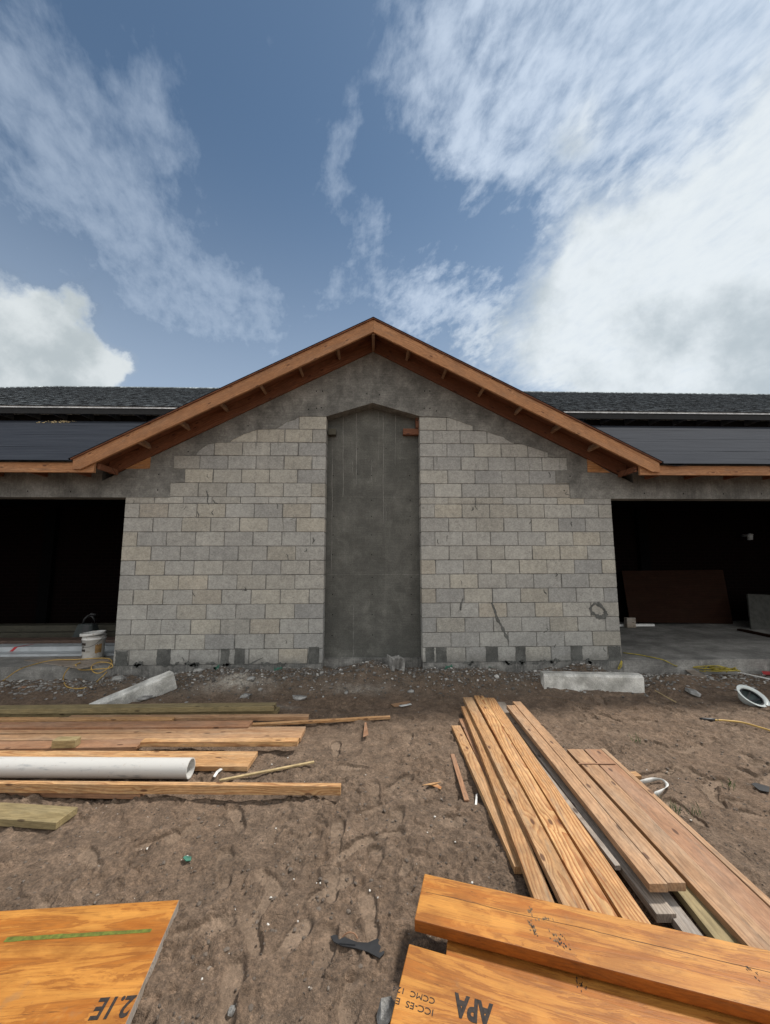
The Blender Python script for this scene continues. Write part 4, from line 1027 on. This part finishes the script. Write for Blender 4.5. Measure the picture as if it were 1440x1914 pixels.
curb('tilted concrete curb with one end on the ground, left of the recess', (165,1314), (316,1252), .045, .225, .17, .21, -1)
curb('pitted white concrete curb lying flat before the right wall corner', (1017,1259), (1204,1263), .20, .195, .14, .21, 1)
# ------------------------------------------------------------------ broken block in the recess
mb = MB(); p = G(738, 1250, ZG+.06)
mt = Matrix.Translation((p.x, -.06, gz(p.x, -.06)-.01)) @ Matrix.Rotation(R(24), 4, 'Z') @ Matrix.Rotation(R(7), 4, 'X')
for (x0, y0, x1, y1, z1) in ((-.10,-.09,-.06,.09,.19),(.055,-.09,.095,.09,.165),(-.06,-.02,.055,.02,.175),(-.06,.065,.055,.09,.15)):
    mb.box((x0, y0, 0), (x1, y1, z1))
o = mb.build('concrete_block', M_rub, None, mat=mt, bevel=.006); tag(o, 'broken hollow concrete block standing at the foot of the recess', 'block')
for vtx in o.data.vertices:
    if vtx.co.z > .1: vtx.co.z += random.uniform(-.03, .025); vtx.co.x += random.uniform(-.008, .008)
# ------------------------------------------------------------------ bucket
p = G(160, 1236, 0.0); bu = empty('bucket', (p.x, p.y+.14, .012), 'dirty white plastic bucket standing on the left porch edge', 'bucket')
mb = MB(); mb.lathe([(.0,0),(.128,0),(.132,.005),(.140,.27),(.150,.272),(.150,.285),(.142,.287),(.143,.315),(.150,.317),(.150,.325)], 48)
def bucket_mat():
    m, k, bs = material('bucket_plastic'); co = objco(k); x, y, z = k.sep(co)
    n1 = k.noise(co, 14, 6, .7); c = k.mix(k.ss(n1, .5, .68), (.62,.62,.60), (.42,.40,.36))
    c = k.mix(k.m('MULTIPLY', k.ss(k.m('ADD', z, k.m('MULTIPLY', n1, .08)), .08, .02), .6), c, (.35,.31,.26))
    k.l.new(c, bs.inputs['Base Color']); bs.inputs['Roughness'].default_value = .5; return m
M_bk = bucket_mat()
mb.build('bucket_body', M_bk, bu, smooth=True)
mb = MB(); mb.lathe([(.150,.328),(.157,.330),(.157,.362),(.150,.366),(.138,.362),(.134,.350),(.0,.352)], 48)
lid = mb.build('lid', M_bk, bu, smooth=True); lid.rotation_euler = (R(0), R(-4), 0)
def wrap(a0, a1, z0, z1, r, mat, name, jag=0):
    mb = MB(); n = 14; vs_ = []
    for i in range(n+1):
        a = R(a0+(a1-a0)*i/n); rr0 = r+.008*(z0-.0)/.27; rr1 = r+.008*z1/.27
        vs_ += [(rr0*math.cos(a), rr0*math.sin(a), z0+random.uniform(-jag, jag)), (rr1*math.cos(a), rr1*math.sin(a), z1+random.uniform(-jag, jag))]
    mb.add(vs_, [(2*i, 2*i+2, 2*i+3, 2*i+1) for i in range(n)]); return mb.build(name, mat, bu, smooth=True)
wrap(226, 262, .20, .235, .1345, M_ink, 'label_band'); wrap(226, 261, .115, .145, .1345, M_ink, 'label_band', .006)
wrap(228, 250, .17, .18, .1345, M_ink, 'label_band'); wrap(228, 244, .155, .161, .1345, M_ink, 'label_band'); wrap(230, 236, .03, .06, .1345, M_ink, 'label_band')
M_rstain = plain('rust_smear', (.33,.20,.08), .8, nscale=20, var=.4); wrap(312, 348, .08, .21, .1343, M_rstain, 'paint_smear', .012)
mb = MB(); mb.tube([(.150*math.cos(R(a_)), .150*math.sin(R(a_)), .30-.12*math.sin(R((a_-190)/160*180))) for a_ in range(190, 351, 8)], .003, 6)
mb.build('handle', M_bluck, bu, smooth=True)
# ------------------------------------------------------------------ porch clutter on the left
mb = MB(); q = G(120, 1245, 0.0)
c = [G(45,1235,0), G(150,1251,0), G(215,1236,0), G(160,1228,0)]
mb.add([(p_.x, p_.y, .002) for p_ in c]+[(p_.x, p_.y, .011) for p_ in c], [(3,2,1,0),(4,5,6,7),(0,1,5,4),(1,2,6,5),(2,3,7,6),(3,0,4,7)])
import bmesh
o = mb.build('plywood_scrap', M_grey, None); bm_ = bmesh.new(); bm_.from_mesh(o.data); bmesh.ops.recalc_face_normals(bm_, faces=bm_.faces); bm_.to_mesh(o.data); bm_.free()
tag(o, 'thin brown plywood scrap under the white bucket', 'scrap')
def stack(name, label, x0, x1, y0, y1, z0, z1, mat, cat='board', group=None, bevel=.003):
    c_ = ((x0+x1)/2, (y0+y1)/2, (z0+z1)/2); mb = MB(); mb.box((x0-c_[0], y0-c_[1], z0-c_[2]), (x1-c_[0], y1-c_[1], z1-c_[2]))
    return tag(mb.build(name, mat, None, mat=Matrix.Translation(c_), bevel=bevel), label, cat, group)
GP = 'lengths stored on the left porch'
stack('trim_board', 'lower grey-white trim length nearest the slab edge on the left porch', -8.8, -3.55, .55, .75, .001, .035, M_trim, group=GP)
stack('trim_board', 'white trim length with the red tape on the left porch', -8.6, -3.5, .72, .95, .036, .105, M_trim, group=GP)
stack('trim_board', 'bottom grey trim length beneath the white taped one', -8.8, -3.5, .76, .95, .001, .034, M_grey, group=GP)
stack('board', 'reddish board behind the white trim on the left porch', -8.9, -3.45, 1.15, 1.40, .001, .11, M_dkred, group=GP)
stack('board', 'dark olive board, lower of two at the back of the left porch', -9.0, -3.3, 1.9, 2.2, .001, .10, M_shade, group=GP)
stack('board', 'dark olive board, upper of two at the back of the left porch', -9.0, -3.2, 2.0, 2.25, .101, .21, M_shade, group=GP)
a = G(42, 1205, .107); b = G(60, 1194, .107)
mb = MB(); y0 = .718; vs_ = [(a.x-.05, y0, .04), (a.x+.0, y0, .04), (a.x+.02, y0, .1068), (a.x+.07, y0, .1068), (a.x+.12, .90, .1068), (a.x+.17, .90, .1068)]
mb.add(vs_, [(0,1,3,2),(2,3,5,4)]); tag(mb.build('red_tape', M_redp, None), 'strip of red tape across the white trim length', 'tape')
# tool bag
p = W(163, 1175, 1.62)
tb = empty('tool_bag', (p.x, 1.62, .0), 'dark grey tapered tool bag in the shade behind the bucket', 'bag')
mb = MB(); mb.add([(-.22,-.1,0),(.2,-.1,0),(.2,.12,0),(-.22,.12,0),(-.13,-.06,.30),(.12,-.06,.30),(.12,.08,.30),(-.13,.08,.30)], [(0,3,2,1),(4,5,6,7),(0,1,5,4),(1,2,6,5),(2,3,7,6),(3,0,4,7)])
mb.build('bag_body', M_bag, tb, bevel=.02)
mb = MB(); mb.add([(-.06,-.104,.02),(.06,-.104,.02),(.08,-.066,.29),(-.01,-.066,.29)], [(0,1,2,3)]); mb.build('dark_panel', M_blackp, tb)
mb = MB(); mb.tube([(-.08,0,.29),(-.06,0,.38),(0,0,.44),(.08,0,.42),(.13,0,.35),(.11,0,.29)], .018, 8); mb.tube([(0,0,.42),(.06,-.02,.47),(.14,0,.45)], .022, 8); mb.build('handle', M_blackp, tb, smooth=True)
# yellow hose coil hanging over the slab edge
def curve_pts(pts, n=10):
    out = []; P = [Vector(q) for q in pts]
    for i in range(len(P)-1):
        p0 = P[max(i-1, 0)]; p1 = P[i]; p2 = P[i+1]; p3 = P[min(i+2, len(P)-1)]
        for j in range(n):
            t = j/n; out.append(.5*((2*p1)+(p2-p0)*t+(2*p0-5*p1+4*p2-p3)*t*t+(-p0+3*p1-3*p2+p3)*t**3))
    out.append(P[-1]); return out
hp = [G(8,1272,-.15)+Vector((0,-.02,0)), G(30,1256,.0)+Vector((0,.02,.012)), G(60,1243,.014), G(100,1234,.014), G(140,1233,.03), G(190,1232,.03)+Vector((0,.05,0)), G(209,1236,.03), W(203,1248,-.03), W(187,1258,-.04), W(175,1256,-.03), W(171,1246,-.02), G(185,1238,.03), W(207,1240,-.02), W(208,1248,-.04), W(180,1251,-.04), W(150,1252,-.03), W(142,1243,-.03), G(150,1239,.02), W(130,1248,-.03), W(120,1262,-.04), W(119,1272,-.05), G(126,1284,-.165), G(150,1287,-.165), G(172,1281,-.165), W(190,1266,-.05), W(200,1256,-.03)]
mb = MB(); mb.tube(curve_pts(hp, 8), .0065, 8); tag(mb.build('air_hose', M_yel, None, smooth=True), 'yellow air hose coiled over the left porch edge by the bucket', 'hose')
mb = MB(); mb.tube(curve_pts([G(1337,1346,ZG+.025), G(1352,1346.5,ZG+.025), G(1385,1350,ZG+.02), G(1415,1358,ZG+.02), G(1450,1370,ZG+.02), G(1560,1420,ZG+.02)], 8), .0085, 8)
o = mb.build('hose_tube', M_yel, None, smooth=True); hz = empty('garden_hose', G(1350,1346), 'yellow hose with a black end lying on the soil at the right edge', 'hose'); set_parent(o, hz)
mb = MB(); mb.tube([G(1308,1343,ZG+.02), G(1315,1344,ZG+.022), G(1328,1345,ZG+.022), G(1343,1346,ZG+.025)], [.008,.013,.014,.011], 10); o = mb.build('hose_end', M_blackp, None, smooth=True); set_parent(o, hz)
mb = MB(); mb.tube(curve_pts([G(1165,1220,.01), G(1195,1224,.01), G(1235,1232,.008), W(1250,1238,-.02), W(1262,1244,-.06), G(1275,1247,ZG+.04), G(1300,1252,ZG+.03), G(1320,1256,ZG+.03)], 8), .007, 8)
tag(mb.build('extension_cord', M_yrope, None, smooth=True), 'yellow cord running off the right porch slab', 'cord')
random.seed(31)
c0 = G(1350,1257,ZG+.03); pts = [c0+Vector((random.gauss(0,.13), random.gauss(0,.06), abs(random.gauss(.035,.03)))) for _ in range(26)]
mb = MB(); mb.tube(curve_pts(pts, 6), .007, 6); tag(mb.build('rope_tangle', M_yrope, None, smooth=True), 'tangled yellow rope heap beside the right porch slab', 'rope')
c0 = W(1160,1242,-.04); mb = MB(); mb.tube(curve_pts([c0+Vector((.02,0,.05)), c0+Vector((.0,-.01,.02)), c0+Vector((-.05,-.02,-.06)), c0+Vector((-.01,-.03,-.02)), c0+Vector((.02,-.01,.04)), c0+Vector((.0,-.02,-.03))], 6), .008, 6)
tag(mb.build('yellow_rag', M_yrope, None, smooth=True), 'yellow knotted cord end at the right wall corner', 'cord')
# right porch: leaning sheets and boards
def leaning(name, label, pts, Ytop, Ybot, mat, th=.02):
    tl, tr, br, bl = pts
    P = [W(*tl, Ytop), W(*tr, Ytop), W(*br, Ybot), W(*bl, Ybot)]; c_ = sum(P, Vector())/4
    n_ = (P[1]-P[0]).cross(P[3]-P[0]).normalized(); n_ = n_ if n_.y > 0 else -n_
    mb = MB(); mb.add([p_-c_ for p_ in P]+[p_-c_+n_*th for p_ in P], [(0,1,2,3),(7,6,5,4),(0,4,5,1),(1,5,6,2),(2,6,7,3),(3,7,4,0)])
    o = mb.build(name, mat, None, mat=Matrix.Translation(c_)); bm_ = bmesh.new(); bm_.from_mesh(o.data); bmesh.ops.recalc_face_normals(bm_, faces=bm_.faces); bm_.to_mesh(o.data); bm_.free()
    return tag(o, label, 'panel')
leaning('plywood_sheet', 'reddish brown plywood sheet leaning at the back of the right porch', ((1163,1067),(1352,1065),(1371,1166),(1178,1163)), 3.06, 2.80, M_ply)
leaning('cement_sheet', 'grey sheet leaning at the far right of the right porch', ((1398,1110),(1560,1118),(1560,1190),(1405,1176)), 2.5, 2.2, M_shade2, .03)
bb = G(1170, 1163, .0)
stack('board', 'pale board on the floor before the leaning plywood sheet', 3.9, 5.95, 2.60, 2.70, .001, .045, M_pvc)
stack('board', 'short pale offcut beneath the leaning plywood sheet', 4.3, 4.75, 2.48, 2.56, .001, .03, M_grey)
plank('board', 'dark red board on the right porch floor', tuple(G(1378,1175,.04)), tuple(G(1500,1200,.04)), .09, .038, M_ply, 0, side=1)
mb = MB(); mb.box((-.03,-.05,0),(.16,.05,.2)); o = mb.build('block_end', M_grey, None, mat=Matrix.Translation(W(1172,1158,2.5)), bevel=.01)
o.location.z = 0.001; tag(o, 'grey block standing left of the leaning plywood sheet', 'block')
# hard hat upside down
p = G(1410, 1300, ZG+.09)
hh = empty('hard_hat', p+Vector((0, .02, -.015)), 'white hard hat lying upside down on the soil at the right', 'hard hat')
hh.rotation_euler = (R(34), R(20), R(-18)); hh.scale = (.86, .86, .86)
def shell(pr, mat, name, ex=1.18, n=48):
    mb = MB(); mb.lathe(pr, n); mb.v = [(x_*ex, y_, z_) for x_, y_, z_ in mb.v]; o = mb.build(name, mat, hh, smooth=True); return o
shell([(.0,-.135),(.05,-.13),(.09,-.105),(.112,-.06),(.120,-.01),(.124,0),(.152,.008),(.154,.012),(.150,.014),(.120,.006),(.112,-.01)], M_hat, 'shell')
shell([(.112,-.012),(.106,-.06),(.085,-.100),(.045,-.122),(.0,-.126)], M_hatin, 'inner_shell')
shell([(.106,-.004),(.106,-.034),(.100,-.036),(.100,-.004),(.106,-.004)], M_blackp, 'head_band')
mb = MB()
for a_ in (20, 80, 140):
    ca, sa = math.cos(R(a_)), math.sin(R(a_)); pts = [(ca*t*.1*1.15, sa*t*.1, -.03-.065*(1-t*t)) for t in np.linspace(-1, 1, 13)]
    for i in range(12):
        a0, a1 = Vector(pts[i]), Vector(pts[i+1]); nn = Vector((-sa, ca, 0))*.009
        mb.add([a0-nn, a1-nn, a1+nn, a0+nn], [(0,1,2,3)])
mb.build('suspension_strap', M_blackp, hh)
# white strap loop, black debris, other litter
c0 = G(1225, 1462, ZG+.01)
mb = MB(); pts = []
for p_ in ((1192,1462),(1205,1461),(1222,1457),(1236,1457),(1244,1464),(1242,1473),(1232,1482),(1222,1485)): pts.append(G(*p_, ZG+.03))
pts = curve_pts(pts, 5); vs_ = []
for i, p_ in enumerate(pts):
    tw = .5+.5*math.sin(i/4.0); vs_ += [tuple(p_+Vector((0,0,-.014*tw-.003))), tuple(p_+Vector((.012*(1-tw), -.02*(1-tw), .014*tw+.003)))]
mb.add(vs_, [(2*i, 2*i+2, 2*i+3, 2*i+1) for i in range(len(pts)-1)]); o = mb.build('strap_loop', M_band, None, smooth=True); sm = o.modifiers.new('s', 'SOLIDIFY'); sm.thickness = .0015
tag(o, 'white plastic strap curled in a loop beside the right pile', 'strap')
def flat_poly(name, label, pts, mat, h=.012, th=.004, cat='scrap', tilt=0.0):
    P = [G(*p_) for p_ in pts]; c_ = sum(P, Vector())/len(P); z_ = gz(c_.x, c_.y)+h; n = len(P)
    mb = MB(); vs_ = [(p_.x-c_.x, p_.y-c_.y, tilt*(i % 2)) for i, p_ in enumerate(P)]+[(p_.x-c_.x, p_.y-c_.y, tilt*(i % 2)-th) for i, p_ in enumerate(P)]
    mb.add(vs_, [tuple(range(n)), tuple(range(2*n-1, n-1, -1))]+[(i, i+n, (i+1) % n+n, (i+1) % n) for i in range(n)])
    o = mb.build(name, mat, None, mat=Matrix.Translation((c_.x, c_.y, z_))); bm_ = bmesh.new(); bm_.from_mesh(o.data); bmesh.ops.recalc_face_normals(bm_, faces=bm_.faces); bm_.to_mesh(o.data); bm_.free()
    return tag(o, label, cat)
flat_poly('rubber_scrap', 'torn black rubber strip on the soil in front of the orange beams', ((618,1750),(626,1747),(645,1752),(668,1761),(688,1762),(706,1754),(716,1765),(719,1781),(710,1791),(688,1779),(664,1772),(640,1768),(624,1760)), M_blackp, .008)
mb = MB(); mb.tube(curve_pts([G(640,1752,ZG+.02), G(650,1744,ZG+.035), G(662,1745,ZG+.035), G(669,1755,ZG+.02)], 5), .003, 6); tag(mb.build('wire_scrap', M_rust, None), 'brown bent wire arched over the black rubber strip', 'wire')
flat_poly('plastic_wrapper', 'small green and white wrapper on the soil left of centre', ((342,1606),(346,1602),(358,1604),(357,1611),(348,1612)), M_gspray, .014)
flat_poly('rubber_scrap', 'black scrap on the soil at the right edge', ((1405,1468),(1413,1466),(1440,1474),(1438,1484),(1420,1480)), M_blackp, .02)
flat_poly('wood_scrap', 'brown shingle-like scrap standing near the end of the thin strip', ((679,1386),(682,1360),(685,1357),(689,1384)), M_rust, .02, tilt=.01)
flat_poly('wood_chip', 'orange wood shavings on the path beside the right pile', ((800,1466),(812,1463),(826,1472),(824,1476),(810,1470)), M_pine2, .016)
flat_poly('wood_chip', 'pale sliver crossing the orange shavings on the path', ((790,1471),(806,1467),(825,1465),(808,1470)), M_pine, .02)
flat_poly('plastic_scrap', 'narrow white plastic scrap beside the low board of the right pile', ((890,1486),(893,1484),(892,1508),(888,1507)), M_band, .02)
flat_poly('plastic_scrap', 'white curled scrap near the end of the white pipe', ((398,1460),(404,1450),(412,1444),(416,1446),(408,1452),(402,1461)), M_band, .025)
flat_poly('wood_scrap', 'flat light wood scrap between the wall and the path', ((731,1316),(757,1311),(768,1311),(756,1318),(738,1321)), M_red, .02)
flat_poly('plastic_scrap', 'white sliver beside the flat light wood scrap', ((746,1322),(768,1318),(770,1320),(750,1324)), M_band, .02)
flat_poly('wood_scrap', 'red-brown board scrap at the right porch edge', ((1286,1243),(1308,1243),(1324,1252),(1318,1256),(1290,1248)), M_red, .06, th=.02)
flat_poly('wood_scrap', 'dark square wood scrap below the red-brown one', ((1282,1258),(1296,1257),(1322,1271),(1304,1274)), M_grey, .05, th=.012)
flat_poly('red_scrap', 'red plastic scrap behind the boards at the right porch edge', ((1300,1240),(1312,1240),(1318,1249),(1306,1247)), M_redp, .075)
flat_poly('red_scrap', 'small red plastic scrap at the end of the right curb', ((1196,1252),(1204,1251),(1206,1257),(1198,1258)), M_redp, .05)
flat_poly('red_scrap', 'red strip at the far right edge of the yard', ((1425,1258),(1460,1260),(1460,1266),(1428,1264)), M_redp, .04)
plank('lath', 'white painted lath against the right porch slab', (1380,1256), (1445,1270), .02, .012, M_band, .05, cat='lath')
plank('stick', 'thin stick on the soil right of the right curb', (1224,1290), (1263,1312), .012, .01, M_straw, .02, cat='stick')
plank('stick', 'long thin stick on the soil left of the right curb', (955,1283), (1010,1279), .014, .01, M_straw, .02, cat='stick')
# chunks of concrete one can tell apart
random.seed(41)
def chunk(label, px, py, r, mat=M_rub, fl=.55, name='concrete_chunk', cat='chunk'):
    p_ = G(px, py); mb = MB(); mb.rock((0,0,0), r, flat=fl)
    o = mb.build(name, mat, None, mat=Matrix.Translation((p_.x, p_.y, gz(p_.x, p_.y)+r*.18))); o['group'] = 'larger concrete chunks'; return tag(o, label, cat)
chunk('white chunk at the raised end of the tilted curb', 354, 1275, .05); chunk('flat pale slab fragment beneath the tilted curb', 270, 1309, .10, fl=.2)
chunk('pale wedge chunk between the tilted curb and the recess', 372, 1270, .085, fl=.4); chunk('grey slab chunk in front of the cement heap', 470, 1288, .09, fl=.3)
chunk('whitish chunk on the soil below the cement heap', 458, 1306, .06); chunk('flat grey chunk near the right end of the treated timber', 560, 1306, .10, fl=.3)
chunk('grey chunk lying before the recess debris', 648, 1296, .055); chunk('dark chunk on the soil before the recess', 768, 1294, .055)
chunk('grey flat chunk between the hard hat and the right curb', 1295, 1295, .13, fl=.25); chunk('white-topped chunk next to the rope tangle', 1328, 1268, .05)
chunk('pale chunk against the left corner footing', 222, 1278, .09, fl=.6); chunk('white chip at the left foot of the recess', 602, 1272, .05)
chunk('reddish brick piece among the left rubble', 40, 1288, .05, mat=M_rust); chunk('grey chunk on the soil at the corner of the front orange beam', 722, 1900, .055, fl=.8)
chunk('white pebble at the bottom of the yard', 433, 1889, .018, fl=.9, name='pebble', cat='pebble')

# ------------------------------------------------------------------ rubble and crumbs nobody could count
random.seed(51)
mb = MB()
for i in range(4400):
    x = random.uniform(-3.9, 3.9); yv = -abs(random.gauss(0, .30))-.005
    if abs(x) < NW-.03 and random.random() < .4: yv = random.uniform(-.1, .16)
    if yv < -1.2: continue
    r_ = .008+.020*random.random()**3+(.03*random.random() if random.random() < .03 else 0)
    mb.rock((x, yv, gz(x, yv)+r_*.2), r_, 0, (min(1, random.random()**1.5*1.02 if random.random() < .9 else random.random()), 0, 0), flat=random.uniform(.35, .8))
for i in range(1000):
    x = random.choice((random.gauss(-4.4, .5), random.gauss(4.6, .7))); yv = -abs(random.gauss(.12, .25))-.03
    r_ = .010+.028*random.random()**2
    mb.rock((x, yv, gz(x, yv)+r_*.15), r_, 0, (random.uniform(.3, 1), 0, 0), flat=random.uniform(.2, .5))
tag(mb.build('rubble', M_stone, None, tint=True), kind='stuff')
mb = MB()
for i in range(9000):
    x = random.uniform(-5, 6); yv = random.uniform(-4.3, -.3)
    if i < 5200: x = random.uniform(-2.2, 2.6); yv = random.uniform(-4.3, -2.0)
    r_ = .0022+.006*random.random()**4
    tn = random.random(); mb.rock((x, yv, gz(x, yv)+r_*.2), r_*1.3, 0, (tn**2*.8 if tn < .965 else 1.0, 0, 0), flat=.6)
for i in range(420):        # clods pressed up around the prints
    (cx, cy), a_ = random.choice(prints); x = cx+random.gauss(0, .11); yv = cy+random.gauss(0, .11)
    r_ = random.uniform(.008, .018); mb.rock((x, yv, gz(x, yv)+r_*.1), r_, 0, (random.uniform(.2, .6), 0, 0), flat=.45)
tag(mb.build('soil_crumbs', M_crumb, None, tint=True), kind='stuff')
mb = MB()
for i in range(260):
    x = random.uniform(-3.5, 5); yv = random.uniform(-4.2, -.6); a_ = random.uniform(0, 3.14); L_ = random.uniform(.02, .09)
    z_ = gz(x, yv)+.005; mb.tube([(x, yv, z_), (x+math.cos(a_)*L_*.5, yv+math.sin(a_)*L_*.5+random.gauss(0, .005), z_+.006), (x+math.cos(a_)*L_, yv+math.sin(a_)*L_, z_)], .0016, 4)
tag(mb.build('twigs', plain('twig', (.10,.07,.045), .9), None), kind='stuff')
mb = MB()
for (px, py, n) in ((1262,1512,26),(1300,1520,14),(1365,1475,10),(1190,1388,18),(1235,1500,12)):
    c0 = G(px, py)
    for i in range(n):
        x = c0.x+random.gauss(0, .02); yv = c0.y+random.gauss(0, .02); z_ = gz(x, yv); h_ = random.uniform(.02, .07); dx = random.gauss(0, .4)*h_; dy = random.gauss(0, .4)*h_
        mb.add([(x-.0015, yv, z_), (x+.0015, yv, z_), (x+dx*.5+.001, yv+dy*.5, z_+h_*.7), (x+dx, yv+dy, z_+h_), (x+dx*.5-.001, yv+dy*.5, z_+h_*.7)], [(0,1,2,3,4)])
tag(mb.build('grass', M_grass, None), kind='stuff')
